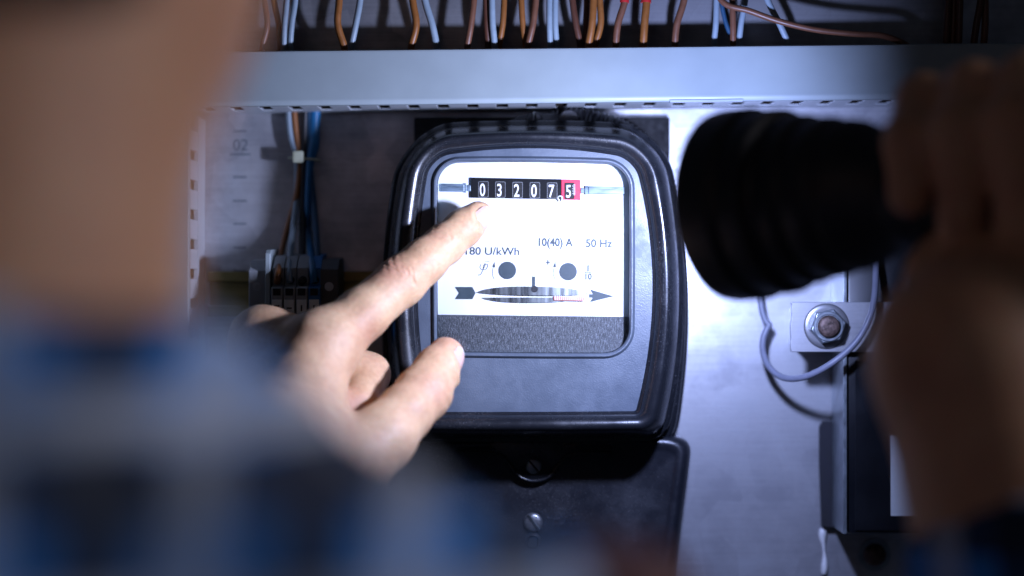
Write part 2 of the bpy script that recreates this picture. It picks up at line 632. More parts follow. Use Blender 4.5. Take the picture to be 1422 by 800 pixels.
fing_t = MB().box(-0.0039, 0.0039, YC + 0.0062, YC + 0.0225, -0.0007, 0.0007).mesh("comb_finger", bevel=0.0002, seg=1)
x0s = P(487, 0, YC).x + 0.5 * PITCH
k0 = int((xl - x0s) / PITCH) + 1
k1 = int((xr - x0s) / PITCH)
for k in range(k0, k1):
    put("comb_finger", fing, M['duct_in'], tr, (x0s + k * PITCH, 0, zb + 0.0017))
for k in range(k0, k1):
    put("comb_finger", fing_t, M['duct_in'], tr, (x0s + k * PITCH, 0, zt - 0.0022))
for k_, (yy, zz, mt, cn_) in enumerate(((.013, .0062, 'w_brown', 'front dull wire lying low'), (.022, .0050, 'w_black', 'second dull wire lying low'), (.031, .0056, 'w_brown', 'third dull wire lying low'),  # filler wires, added to block light and keep the slots dark
                                    (.039, .0048, 'w_black', 'dull wire lying nearest the wall'), (.017, .0092, 'w_copper', 'front dull wire of the upper layer'), (.0265, .0090, 'w_black', 'rear dull wire of the upper layer'))):
    o = MB().tube([(x, YC + yy + .0012 * math.sin(x * 31 + k_ * 2), zb + zz + .0006 * math.sin(x * 23 + k_) - ROT * x) for x in np.linspace(xl + .01, xr - .01, 24)], .0034 if k_ < 4 else .003, 10, 2).build(
        "wire", M['w_shade'], smooth=60)
    tag(o, cn_ + " inside the long trunking, seen through its slots", "wire", "wires inside the trunking")
# small bright foil lip under the cover, right of the meter
a, c_ = P(930, 143.5, YC), P(1032, 141, YC)
MB().box(a.x, c_.x, YC - 0.0008, YC + 0.004, a.z - 0.0003, c_.z).build("joint_clip", M['duct'], tr, bevel=0.0002)

# ------------------------------------------------------------------ vertical trunking at the left
vt = thing("cable_trunking", "upright grey slotted cable trunking beside the head, left of the 02 scale", "cable trunking",
           (-0.15, WALL, -0.2))
xe = P(262, 0, YC).x
mb = MB().box(xe - 0.05, xe, YC, YC + 0.0014, -0.24, zb - 0.003)
mb.box(xe - 0.0014, xe - 0.0001, YC + 0.0014, YC + 0.006, -0.24, zb - 0.003)
mb.build("cover", M['duct'], vt, bevel=0.0005)
mb = MB().box(xe - 0.0022, xe - 0.0004, YC + 0.030, WALL - 0.0005, -0.24, zb - 0.003)
mb.box(xe - 0.05, xe - 0.0023, WALL - 0.0022, WALL - 0.0005, -0.24, zb - 0.003)
mb.box(xe - 0.05, xe - 0.048, YC + 0.0016, WALL - 0.0022, -0.24, zb - 0.003)
mb.build("trough", M['duct_in'], vt)
vf = MB().box(-0.0007, 0.0007, YC + 0.0062, YC + 0.0300, -0.0042, 0.0042).mesh("comb_finger", bevel=0.0002, seg=1)
z0v = P(0, 298, 0.025).z + 0.5 * PITCH
for k in range(-17, 5):
    z = z0v + k * PITCH
    if z < zb - 0.008:
        put("comb_finger", vf, M['duct_in'], vt, (xe - 0.0012, 0, z))

# ------------------------------------------------------------------ wires above the trunking
wires = [
    # x bottom, x mid, x top, colour, radius px, depth
    (364, 371, 367, 'w_copper', 4.0, .016), (389, 387, 380, 'w_orange', 4.2, .018), (394, 395, 398, 'w_grey', 4.2, .015),
    (403, 405, 410, 'w_grey', 4.2, .017), (478, 469, 471, 'w_orange', 5.0, .014), (488, 494, 500, 'w_grey', 4.5, .017),
    (571, 578, 573, 'w_orange', 5.0, .015), (606, 600, 590, 'w_grey', 5.0, .016), (649, 654, 658, 'w_copper', 4.6, .014),
    (678, 676, 675, 'w_brown', 4.5, .017), (687, 684, 683, 'w_grey', 4.6, .015), (693, 698, 700, 'w_orange', 4.2, .019),
    (730, 726, 724, 'w_orange', 4.2, .018), (733, 740, 744, 'w_copper', 4.6, .015), (764, 763, 763, 'w_grey', 4.3, .015),
    (773, 771, 771, 'w_grey', 4.3, .017), (806, 800, 795, 'w_brown', 4.6, .018), (812, 814, 815, 'w_copper', 4.5, .020),
    (817, 822, 824, 'w_orange', 5.2, .014), (826, 834, 833, 'w_orange', 4.6, .017), (855, 858, 868, 'w_copper', 4.8, .014),
    (893, 895, 898, 'w_orange', 5.4, .014), (937, 940, 950, 'w_copper', 4.8, .014), (991, 994, 995, 'w_grey', 4.2, .017),
    (1018, 1018, 1017, 'w_copper', 4.4, .0145), (1026, 1029, 1035, 'w_grey', 4.2, .017), (1096, 1083, 1066, 'w_grey', 4.4, .016),
    (1314, 1315, 1317, 'w_brown', 5.0, .016), (1322, 1324, 1325, 'w_copper', 5.0, .018), (1331, 1332, 1333, 'w_brown', 5.0, .015),
    (1352, 1356, 1362, 'w_brown', 5.0, .016), (1366, 1368, 1368, 'w_copper', 5.0, .018),
]
cname = {'w_grey': 'pale grey', 'w_orange': 'orange brown', 'w_copper': 'copper brown', 'w_brown': 'dark brown'}
ordn = ['first', 'second', 'third', 'fourth', 'fifth', 'sixth', 'seventh', 'eighth', 'ninth', 'tenth', 'eleventh', 'twelfth']
cnt = {}
for i, (xb, xm, xt, mt, rp, y) in enumerate(wires):
    k = cnt.get(mt, 0)
    cnt[mt] = k + 1
    pts = [P(xb, 92, y + 0.003), P(xb, 66, y), P(xm, 34, y - 0.001), P(xt, 0, y), P(xt + (xt - xm) * 0.6, -45, y + 0.002), P(xt, -110, y + 0.006)]
    lab = "%s wire rising from the long trunking, %s of that colour from the left" % (cname[mt], ordn[k])
    if xb in (855, 893):
        o = thing("wire", "%s wire above the long trunking capped with a red ferrule, the %s one" % (cname[mt], "left" if xb == 855 else "right"), "wire", P(xb, 66, y), "wires rising from the trunking")
        MB().tube(pts, rp * 0.000308, 12).build("insulation", M[mt], o, smooth=60)
        MB().tube([P(xt - 1, 4, y), P(xt + 1, -30, y + 0.001)], rp * 1.35 * 0.000308, 12, 1).build("ferrule", M['ferrule'], o, smooth=60)
    else:
        o = MB().tube(pts, rp * 0.000308, 12).build("wire", M[mt], smooth=60)
        tag(o, lab, "wire", "wires rising from the trunking")
o = MB().tube([P(985, -30, .016), P(1005, 4, .012), P(1040, 15, .010), P(1080, 29, .0095), P(1130, 41, .009), P(1185, 47, .009), P(1222, 49, .010),
               P(1250, 58, .013), P(1270, 70, .018)], 0.0013, 12).build("wire", M['w_copper'], smooth=60)
tag(o, "long copper brown wire sloping down to the right across the other wires", "wire", "wires rising from the trunking")
o = MB().tube([P(998, -20, .02), P(1006, 25, .020), P(1018, 60, .020), P(1024, 90, .021)], 0.0010, 10).build("wire", M['w_dkblue'], smooth=60)
tag(o, "thin dark blue wire slanting behind the copper wire right of centre", "wire", "wires rising from the trunking")

# ------------------------------------------------------------------ wires at the left, below the trunking
lw = [
    ("w_grey", "pale grey wire going down the left bundle to the second terminal", 0.0013,
     [P(402, 138, 0.0535), P(401, 160, 0.0535), P(404, 190, 0.0535), P(412, 222, 0.0535), P(411, 280, 0.0535), P(404, 340, 0.0430), P(402, 372, 0.0220), P(402, 392, 0.0180)]),
    ("w_orange", "orange brown wire of the left bundle bending out to the first terminal", 0.0014,
     [P(408, 138, 0.0535), P(409, 165, 0.0535), P(413, 200, 0.0535), P(416, 225, 0.0535), P(412, 270, 0.0535), P(401, 310, 0.0535), P(390, 352, 0.0430), P(386, 378, 0.0160), P(385, 392, 0.0180)]),
    ("w_black", "black wire in the middle of the left bundle to the third terminal", 0.0016,
     [P(424, 138, 0.0535), P(423, 170, 0.0535), P(422, 215, 0.0535), P(420, 300, 0.0535), P(419, 360, 0.0430), P(419, 392, 0.0180)]),
    ("w_blue", "thick blue wire of the left bundle going down to the blue terminal", 0.0024,
     [P(439, 138, 0.0535), P(437, 170, 0.0535), P(436, 200, 0.0535), P(430, 230, 0.0535), P(427, 290, 0.0535), P(429, 330, 0.0535), P(434, 372, 0.0210), P(436, 392, 0.0180)]),
    ("w_dkblue", "dark blue wire close behind the blue wire of the left bundle", 0.0014,
     [P(430, 138, 0.0535), P(430, 180, 0.0535), P(430, 225, 0.0535), P(436, 290, 0.0535), P(440, 340, 0.0430), P(440, 370, 0.0280)]),
]
for mt, lab, r_, pts in lw:
    if mt == 'w_blue':
        o = MB().tube(pts, r_, 14, rf=lambda t: 1.0 if t < 0.3 else max(0.62, 1.0 - (t - 0.3) * 2)).build("wire", M[mt], smooth=60)
    else:
        o = MB().tube(pts, r_, 12).build("wire", M[mt], smooth=60)
    tag(o, lab, "wire", "wires of the left bundle")
ct = thing("cable_tie", "yellowish nylon cable tie holding the left wire bundle together", "cable tie", P(420, 220, .053))
ring = []
for k in range(21):
    a = 2 * math.pi * k / 20
    q = P(423, 221, .0535)
    ring.append((q.x + 0.0068 * math.cos(a), q.y + 0.0046 * math.sin(a), q.z - 0.0006 * math.cos(a)))
MB().tube(ring, 0.0006, 8, 1).build("strap", M['tie'], ct, smooth=60)
q = P(414, 218, .0470)
MB().box(q.x - .0024, q.x + .0024, q.y - .002, q.y + .002, q.z - .0026, q.z + .0026).build("lock_head", M['tie'], ct, bevel=0.0007, smooth=50)

# ------------------------------------------------------------------ DIN rail and terminals
zr0, zr1 = P(0, 440, .052).z, P(0, 377, .052).z
rail = MB()
xa, xb_ = P(288, 0, .052).x, P(572, 0, .052).x
pr = [(.0515, zr1), (.0515, zr1 - .0045), (.0585, zr1 - .0045), (.0585, zr0 + .0045), (.0515, zr0 + .0045), (.0515, zr0), (.0527, zr0), (.0527, zr0 + .0033),
      (.0597, zr0 + .0033), (.0597, zr1 - .0033), (.0527, zr1 - .0033), (.0527, zr1)]
rail.loft([[(x, y, z) for y, z in pr] for x in (xa, xb_)], True, True)
tag(rail.build("mounting_rail", M['rail'], bevel=0.0003), "yellowish metal mounting rail on the wall under the left wires", "rail")

YT = 0.014
tcols = [('term', 384.5, 'grey terminal block taking the orange brown wire, leftmost of the row'),
         ('term', 401.7, 'grey terminal block taking the pale grey wire, second in the row'),
         ('term', 418.9, 'grey terminal block taking the black wire, beside the blue one'),
         ('term_blue', 436.1, 'blue terminal block taking the blue wire at the right of the row')]
for mt, px, lab in tcols:
    c = P(px, 420, YT)
    t = thing("terminal_block", lab, "terminal block", (c.x, WALL, P(0, 445, YT).z), "terminal blocks on the rail")
    hw = 0.00245
    ol = [(.050, P(0, 352, .05).z), (.030, P(0, 356, .03).z), (.020, P(0, 372, .02).z), (.020, P(0, 396, .02).z), (YT, P(0, 400, YT).z),
          (YT, P(0, 452, YT).z), (.030, P(0, 480, .03).z), (.050, P(0, 485, .05).z)]
    MB().loft([[(c.x + sx * hw, y, z) for y, z in ol] for sx in (-1, 1)], True, True).build("housing", M[mt], t, bevel=0.0003)
    q = P(px, 389, .0196)
    MB().lathe([(0, .0017), (.0006, .0017)], (c.x, q.y - .0002, q.z), (0, 1, 0), 18).build("wire_entry", M['hole'], t)
    q = P(px, 405.5, YT)
    MB().box(c.x - .0016, c.x + .0016, q.y - .0003, q.y + .0004, q.z - .0015, q.z + .0015).build("screw_opening", M['hole'], t)
    q0, q1 = P(px, 437, YT), P(px, 416, YT)
    lb = MB().box(c.x - .0021, c.x + .0021, YT - .0008, YT + .0002, q0.z, q1.z).build("marker_tag", M['paper'] if mt == 'term' else M['paper'], t, bevel=0.0002)
    q = P(px, 428, YT - .0009)
    MB().box(c.x - (.0011 if px < 410 else .0003), c.x + (.0011 if px < 410 else .0003), YT - .00095, YT - .00075, q.z - (.0003 if px > 390 and px < 410 else .0013), q.z + (.0003 if px > 390 and px < 410 else .0013)).build("mark", M['ink_black'], lb)
c = P(372, 420, .018)
ol = [(.050, P(0, 346, .05).z), (.022, P(0, 347, .022).z), (.018, P(0, 352, .018).z), (.015, P(0, 452, .015).z), (.050, P(0, 480, .05).z)]
o = MB().loft([[(c.x + sx * .0011, y, z) for y, z in ol] for sx in (-1, 1)], True, True).build("end_plate", M['duct'], bevel=0.0003)
tag(o, "thin pale end plate at the left end of the terminal row", "end plate")


def clamp(px, mt, lab, hw, top):
    c = P(px, 420, .02)
    t = thing("end_clamp", lab, "end clamp", (c.x, WALL, c.z - .01), "end clamps on the rail")
    z0, z1, z2 = P(0, top, .03).z, P(0, top + 14, .02).z, P(0, 452, .02).z
    MB().loft([[(c.x + sx * hw, y, z) for y, z in [(.05, z0 + .001), (.028, z0), (.020, z1), (.020, z2), (.05, z2 - .004)]] for sx in (-1, 1)],
              True, True).build("body", M[mt], t, bevel=0.0004)
    q = P(px, 398, .019)
    MB().lathe([(0, .0019), (.001, .0019)], (c.x, .0194, q.z), (0, 1, 0), 20).build("screw", M['zinc'], t, smooth=40)
    for dz in (0, -.0028, -.0056):
        MB().box(c.x - hw * .9, c.x + hw * .9, .0193, .0205, q.z - .006 + dz, q.z - .0048 + dz).build("rib", M[mt], t)


clamp(357, 'term', "grey ribbed end clamp on the rail, left of the terminal row", .0036, 362)
clamp(457, 'term_dark', "dark end clamp on the rail, right of the blue terminal", .0040, 360)

# ------------------------------------------------------------------ conduit behind the meter
pts = [P(756, 185, .046), P(790, 175, .043), P(830, 180, .042), P(868, 196, .042), P(898, 224, .042), P(915, 262, .043), P(922, 310, .044), P(924, 380, .045)]
mb = MB()
mb.tube(pts, 0.0078, 20, 22, rf=lambda t: 1.0 + 0.07 * math.sin(t * 2 * math.pi * 46))
tag(mb.build("corrugated_conduit", M['case'], smooth=60), "black corrugated conduit curving behind the top right of the meter", "conduit")

# ------------------------------------------------------------------ the electricity meter


def bez(a, m, b, t):
    return a * (1 - t) ** 2 + m * 2 * t * (1 - t) + b * t * t


def rq(corners, mids, radii, y, ns=22, nc=10, grow=0.0):
    """outline with four bowed sides (mids = point each side passes at half way) and rounded corners"""
    C_ = [Vector(c) for c in corners]
    Mi = [Vector(m) for m in mids]
    if grow:
        cen = sum(C_, Vector((0, 0))) / 4
        C_ = [c + Vector((grow * math.copysign(1, c.x - cen.x), grow * math.copysign(1, c.y - cen.y))) for c in C_]
        Mi = [m + (m - cen).normalized() * grow for m in Mi]
        radii = [max(r + grow, 0.5) for r in radii]
    sides = []
    for i in range(4):
        a, b = C_[i], C_[(i + 1) % 4]
        ctrl = Mi[i] * 2 - (a + b) / 2
        L = (b - a).length
        t0, t1 = radii[i] / L, 1 - radii[(i + 1) % 4] / L
        sides.append([bez(a, ctrl, b, t0 + (t1 - t0) * k / ns) for k in range(ns + 1)])
    out = []
    for i in range(4):
        out += sides[i]
        a, b = sides[i][-1], sides[(i + 1) % 4][0]
        ta = (sides[i][-1] - sides[i][-2]).normalized()
        tb = (sides[(i + 1) % 4][0] - sides[(i + 1) % 4][1]).normalized()
        # handles of a cubic that leaves both sides along their tangents
        h = radii[(i + 1) % 4] * 0.56
        for k in range(1, nc):
            t = k / nc
            p1, p2 = a + ta * h, b + tb * h
            out.append(a * (1 - t) ** 3 + p1 * 3 * t * (1 - t) ** 2 + p2 * 3 * t * t * (1 - t) + b * t ** 3)
    return [P(p.x, p.y, y) for p in out]


O_C = [(566, 182), (914, 182), (918, 606), (560, 606)]
O_M = [(742, 174), (943, 400), (740, 608), (537, 410)]
O_R = [62, 62, 26, 30]
I_C = [(598, 219), (880, 221), (883, 571), (598, 572)]
I_M = [(742, 206), (906, 395), (740, 572), (580, 395)]
I_R = [26, 26, 3, 3]
W_C = [(608, 226), (873, 229), (873, 490), (608, 488)]
W_M = [(740, 225), (874, 360), (740, 490), (607, 357)]
W_R = [30, 32, 34, 14]


def lerp_loop(t, y):
    C_ = [tuple(np.array(a) * (1 - t) + np.array(b) * t) for a, b in zip(I_C, O_C)]
    M_ = [tuple(np.array(a) * (1 - t) + np.array(b) * t) for a, b in zip(I_M, O_M)]
    R_ = [a * (1 - t) + b * t for a, b in zip(I_R, O_R)]
    return rq(C_, M_, R_, y)


meter = thing("electricity_meter", "black household electricity meter with a white dial reading 03207,5", "electricity meter", (0.01, WALL, -0.06))
# front frame: from the panel edge over the round rim to the outer side
loops = [lerp_loop(0.0, 0.0075), lerp_loop(0.0, 0.0048), lerp_loop(0.03, 0.0042), lerp_loop(0.10, 0.0036)]
for k in range(0, 29):
    a = math.pi * k / 28
    t = 0.56 - 0.44 * math.cos(a)
    y = 0.0034 - 0.0054 * math.sin(a) if a < math.pi / 2 else -0.0020 + 0.0200 * (1 - math.sin(a))
    loops.append(lerp_loop(t, y))
loops += [lerp_loop(1.01, 0.024)]
mb = MB().loft(loops)
mb.build("cover_frame", M['rim'], meter, smooth=50)
# recessed front panel with the window bead
loops = [lerp_loop(0.0, 0.0046), rq(W_C, W_M, W_R, 0.0046, grow=8), rq(W_C, W_M, W_R, 0.0043, grow=7.2), rq(W_C, W_M, W_R, 0.0034, grow=6.2),
         rq(W_C, W_M, W_R, 0.0029, grow=4.8), rq(W_C, W_M, W_R, 0.0029, grow=3.3), rq(W_C, W_M, W_R, 0.0034, grow=1.6), rq(W_C, W_M, W_R, 0.0044, grow=0.5),
         rq(W_C, W_M, W_R, 0.0060, grow=0.0)]
MB().loft(loops).build("front_panel", M['panel'], meter, smooth=40)
# window tunnel and glass
MB().loft([rq(W_C, W_M, W_R, 0.0060, grow=-.6), rq(W_C, W_M, W_R, 0.0125, grow=-.6), rq(W_C, W_M, W_R, 0.0125, grow=1.5), rq(W_C, W_M, W_R, 0.0060, grow=1.5)]).build(
    "window_sleeve", simple("clear_blue_edge", (0.38, 0.50, 0.58), 0.15, var=0.1), meter, smooth=50)
MB().loft([rq(W_C, W_M, W_R, 0.0052, grow=0.2), rq(W_C, W_M, W_R, 0.0042, grow=-1.0)], False, True).build("window_pane", M['glass'], meter, smooth=20)
# sides of the case, stepped flanges, base
mb = MB()
mb.loft([lerp_loop(1.015, 0.0245), lerp_loop(1.14, 0.0250), rq(O_C, O_M, O_R, 0.0262, grow=7), rq(O_C, O_M, O_R, 0.0290, grow=7), rq(O_C, O_M, O_R, 0.0295, grow=4),
         rq(O_C, O_M, O_R, 0.0330, grow=4)])
mb.build("cover_flange", M['rim'], meter, smooth=45)
B_C = [(566, 186), (914, 186), (928, 642), (552, 642)]
B_M = [(742, 172), (951, 400), (740, 642), (536, 410)]
B_R = [62, 62, 52, 40]
mb = MB()
mb.loft([rq(B_C, B_M, B_R, 0.0325, grow=-8), rq(B_C, B_M, B_R, 0.0325, grow=-2), rq(B_C, B_M, B_R, 0.0332, grow=0), rq(B_C, B_M, B_R, 0.0350, grow=1.5),
         rq(B_C, B_M, B_R, 0.0372, grow=0), rq(B_C, B_M, B_R, 0.0376, grow=2), rq(B_C, B_M, B_R, 0.0385, grow=4), rq(B_C, B_M, B_R, 0.0410, grow=5),
         rq(B_C, B_M, B_R, 0.0430, grow=4), rq(B_C, B_M, B_R, 0.0518, grow=3)], True, True)
mb.build("base", M['rim'], meter, smooth=45)
# bottom tab with the sealing screw
tab = [(680, 630), (700, 640), (714, 660), (728, 668), (742, 670), (757, 668), (770, 660), (784, 641), (805, 630), (805, 600), (680, 600)]
MB().loft([[P(a, b_2, y) for a, b_2 in tab] for y in (0.0285, 0.036)], True, True).build("sealing_tab", M['rim'], meter, bevel=0.0006, smooth=40)
MB().tube([P(640, 628, .0285), P(690, 630, .0285), P(708, 645, .0283), (P(722, 662, .0283)), P(742, 668, .0283), P(762, 662, .0283), P(776, 645, .0283), P(794, 630, .0285),
           P(850, 628, .0285)], 0.0007, 8).build("moulded_bead", M['rim'], meter, smooth=60)


def slot_screw(px, py, y, r, parent, mt, ang, name="screw"):
    c = P(px, py, y)
    o = MB().lathe([(0.0018, r * .96), (0.0002, r), (-.0006, r * .93), (-.0010, r * .72), (-.00115, r * .3), (-.0012, r * .01)], c, (0, 1, 0), 32).build(
        name, mt, parent, smooth=50)
    s = MB()
    ca, sa = math.cos(ang), math.sin(ang)
    L, wd = r * .93, r * .14
    pts = [(c.x + u * ca - v * sa, c.z + u * sa + v * ca) for u, v in ((-L, -wd), (L, -wd), (L, wd), (-L, wd))]
    s.prism(pts, c.y - .00128, c.y - .0005)
    s.build("slot", M['hole'], o)
    # bright far edge of the slot
    s = MB()
    pts = [(c.x + u * ca - v * sa, c.z + u * sa + v * ca) for u, v in ((-L, wd * 1.05), (L, wd * 1.05), (L, wd * 1.7), (-L, wd * 1.7))]
    s.prism(pts, c.y - .00133, c.y - .0005)
    s.build("slot_edge", M['zinc'], o)
    return o


slot_screw(741, 647, 0.0282, .0034, meter, M['zinc'], R(-50))
# top hanger tab and screw
MB().loft([[P(a, b_2, y) for a, b_2 in [(700, 182), (708, 168), (722, 160), (742, 157), (764, 158), (790, 158), (806, 166), (812, 182)]] for y in (0.036, 0.046)],
          True, True).build("hanger_tab", M['case'], meter, bevel=0.001, smooth=40)
slot_screw(743, 166, 0.0345, .0034, meter, M['case'], R(88))
MB().lathe([(0, .0045), (.008, .0045)], P(790, 168, .034), (0, 1, 0), 24).build("seal_boss", M['case'], meter, smooth=40)

# dial plate, a touch turned clockwise like the photographed one
YP = 0.0122
dial = MB()
dial.loft([rq(W_C, W_M, W_R, YP, grow=1.0), rq(W_C, W_M, W_R, YP + .001, grow=1.0)], True, True)
dial = dial.build("dial_plate", M['plate'], meter)


def rect_mb(x0, y0, x1, y1, ya, yb, skew=0.0):
    """px rectangle, right end lower by skew px"""
    c = [P(x0, y0, ya), P(x1, y0 + skew, ya), P(x1, y1 + skew, ya), P(x0, y1, ya)]
    d = [Vector((v.x, yb, v.z)) for v in c]
    return MB().loft([c, d], True, True)


# dark woven strip below
W2 = [(607, 437), (874, 440), (873, 490), (608, 488)]
MB().loft([rq(W2, [(740, 438.5), (874, 462), (740, 490), (607, 462)], [1.5, 1.5, 33, 13], y) for y in (YP - .0009, YP - .0001)], True, True).build(
    "dark_strip", M['woven'], meter)

# counter
K = 0.0150
cn = rect_mb(654, 246.8, 779.5, 274.6, YP - .0016, YP - .0001, 2.3).build("counter", M['counter'], meter, bevel=0.00015)
rect_mb(779.6, 249.2, 806, 277.2, YP - .0016, YP - .0001, 0.7).build("red_field", M['red'], cn, bevel=0.00015)
for i, (ch, px) in enumerate(zip("032075", (670.0, 693.5, 717.5, 741.5, 765.5, 789.5))):
    py = 263.0 + i * 0.42
    # window of the drum: slim outline, drum face, numeral
    q = P(px, py, YP - .0018)
    ww, hh = (.0020, .0032) if i < 5 else (.0019, .0033)
    rr_ = []
    for cx, cz, a0 in ((1, 1, 0), (-1, 1, 90), (-1, -1, 180), (1, -1, 270)):
        for k in range(5):
            a = R(a0 + 22.5 * k)
            rr_.append((q.x + .0004 + cx * (ww - .0005) + .0005 * math.cos(a), q.z + cz * (hh - .0005) + .0005 * math.sin(a)))
    fr = MB()
    cx_, cz_ = q.x + .0004, q.z
    big = [(cx_ + (x - cx_) * 1.07, cz_ + (z - cz_) * 1.045) for x, z in rr_]
    fr.loft([[(x, q.y, z) for x, z in rr_], [(x, q.y - .0001, z) for x, z in rr_], [(x, q.y - .0001, z) for x, z in big], [(x, q.y + .0002, z) for x, z in big]])
    fr.build("window_edge", M['term'] if i < 5 else M['counter'], cn)
    MB().prism(rr_, q.y + .00005, q.y + .0002).build("drum_face", M['drum'], cn)
    text_mesh("numeral", ch, q.x, q.y - .00012, q.z - .00275, 0.00745, M['white_ink'], cn, sx=0.66, bold=0.00009, align='CENTER', ext=.0001)
mb = MB()
for k in range(9):
    a = P(796.2 - (1.5 if k % 2 else 0), 256.6 + k * 1.75, YP - .0021)
    mb.box(a.x, P(798.6, 0, YP).x, a.y, a.y + .0002, a.z - .00009, a.z + .00009)
o = mb.build("fine_graduation", M['white_ink'], cn)
o['kind'] = 'stuff'
a, c_ = P(798, 264.6, YP - .002), P(806, 264.0, YP - .002)
MB().box(a.x, c_.x, a.y, a.y + .0003, a.z, c_.z).build("index_line", M['ink_black'], cn)
# decimal comma, white edged
q = P(778, 275.4, YP - .0019)
MB().lathe([(0, .00115), (.0003, .00115)], q, (0, 1, 0), 20).build("comma_edge", M['white_ink'], cn)
mb = MB()
mb.lathe([(0, .00066), (-.0002, .00066)], q + Vector((0, -.0002, 0.0001)), (0, 1, 0), 16)
mb.prism([(q.x + .0005, q.z + .0004), (q.x + .00062, q.z - .0004), (q.x + .0001, q.z - .0015), (q.x - .0003, q.z - .0015), (q.x + .0001, q.z - .0005)], q.y - .00045, q.y - .0001)
mb.build("decimal_comma", M['ink_black'], cn)
# axle stubs left and right
for x0, x1, y0, y1, sk in ((612, 645, 255.0, 266.0, .6), (817, 868, 258.6, 269.6, .8)):
    rect_mb(x0, y0, x1, y1, YP - .0012, YP - .0001, sk).build("axle", M['axle'], meter, bevel=0.0003)
for x0, x1, y0, y1 in ((645.4, 647.8, 254.6, 267.5), (648, 653.6, 257, 265.5), (812, 816.8, 258, 270.4), (806.3, 811.6, 261, 268.6)):
    rect_mb(x0, y0, x1, y1, YP - .0014, YP - .0001).build("axle_collar", M['axle'], meter, bevel=0.0002)

# printed inscriptions
YI = YP - .00012


def ins(s, px, py, h, sx=0.86, parent=dial, name="inscription", bold=0.00013, align='LEFT', shear=0.0):
    q = P(px, py, YI)
    return text_mesh(name, s, q.x, q.y, q.z, h, M['ink'], parent, sx=sx, bold=bold, align=align, ext=.00004, rot=R(0.6), shear=shear)


ins("10(40) A", 745.5, 341.5, 0.0047, 0.89)
ins("50 Hz", 813, 343, 0.0047, 0.98)
ins("180 U/kWh", 643.5, 353.5, 0.0046, 1.08, bold=0.00005)
ins("1", 816.6, 376.5, 0.0036, 1.0, align='CENTER')
ins("10", 816.4, 388.0, 0.0036, 0.9, align='CENTER')
ins("+", 760.8, 368.5, 0.0036, 0.9, align='CENTER')
rect_mb(811.5, 377.6, 821.5, 378.8, YI, YI + .00008).build("fraction_bar", M['ink'], dial)
rect_mb(674, 362.6, 680, 363.3, YI, YI + .00008).build("minus_sign", M['ink'], dial)
# curly phi
phi = [P(663.5, 382, YI), P(667.5, 381, YI), P(671, 374, YI), P(674, 367.5, YI), P(673.5, 366, YI), P(671.6, 369.5, YI), P(671.0, 374, YI), P(674.5, 374.2, YI), P(677.5, 369, YI), P(675.6, 366.6, YI)]
MB().tube(phi, 0.00014, 6).build("phase_symbol", M['ink'], dial)
phi2 = [P(668, 367, YI), P(666.6, 371, YI), P(668.6, 374.4, YI), P(671, 374.2, YI)]
MB().tube(phi2, 0.00012, 6).build("phase_stroke", M['ink'], dial)
for px in (704.5, 789):
    q = P(px, 375.5 + (px - 704) * .02, YP - .0003)
    MB().lathe([(0, .00372), (.0003, .00372)], q, (0, 1, 0), 48).build("adjuster_hole", M['ink'], dial)
    x = px - 19.5
    MB().tube([P(x + 1.5, 388, YI), P(x - .8, 382, YI), P(x - .8, 375, YI), P(x + .8, 369, YI)], 0.00011, 6).build("rotation_arrow_line", M['ink'], dial)
    MB().prism([(v.x, v.z) for v in (P(x + 1.9, 363.2, YI), P(x + 2.6, 371.5, YI), P(x - 1.6, 370.4, YI))], YI, YI + .00008).build("rotation_arrow_head", M['ink'], dial)
# flow arrow: tail and head
tail = [(631.5, 398.5), (656, 398.5), (660.5, 407), (656, 415.5), (631.5, 415.5), (637, 407)]
MB().prism([(v.x, v.z) for v in (P(a, b_2, YI) for a, b_2 in tail)], YI, YI + .0001).build("arrow_tail", M['ink'], dial)
head = [(819.5, 402), (852.5, 411.5), (818.5, 419.8), (823, 413.6), (818, 413.4), (818, 408.4), (823, 408.6)]
MB().prism([(v.x, v.z) for v in (P(a, b_2, YI) for a, b_2 in head)], YI, YI + .0001).build("arrow_head", M['ink'], dial)
rect_mb(738.6, 384, 743.2, 398, YI, YI + .0001).build("disc_pointer", M['ink'], dial)


def lens_shape(x0, x1, yc, up, dn, n=28, skew=0.01):
    top = [(x0 + (x1 - x0) * k / n) for k in range(n + 1)]
    f = lambda t: (max(0.0, 1 - abs(2 * t - 1) ** 2.6)) ** 0.7
    pts = [(x, yc + (x - x0) * skew - up * f(k / n)) for k, x in enumerate(top)]
    pts += [(x, yc + (x - x0) * skew + dn * f((n - k) / n)) for k, x in enumerate(reversed(top))][1:-1]
    return pts


rd = [(v.x, v.z) for v in (P(a, b_2, YP) for a, b_2 in lens_shape(661, 818.5, 406.5, 9.6, 2.6, skew=.014))]
disc = thing  # placeholder name not used further


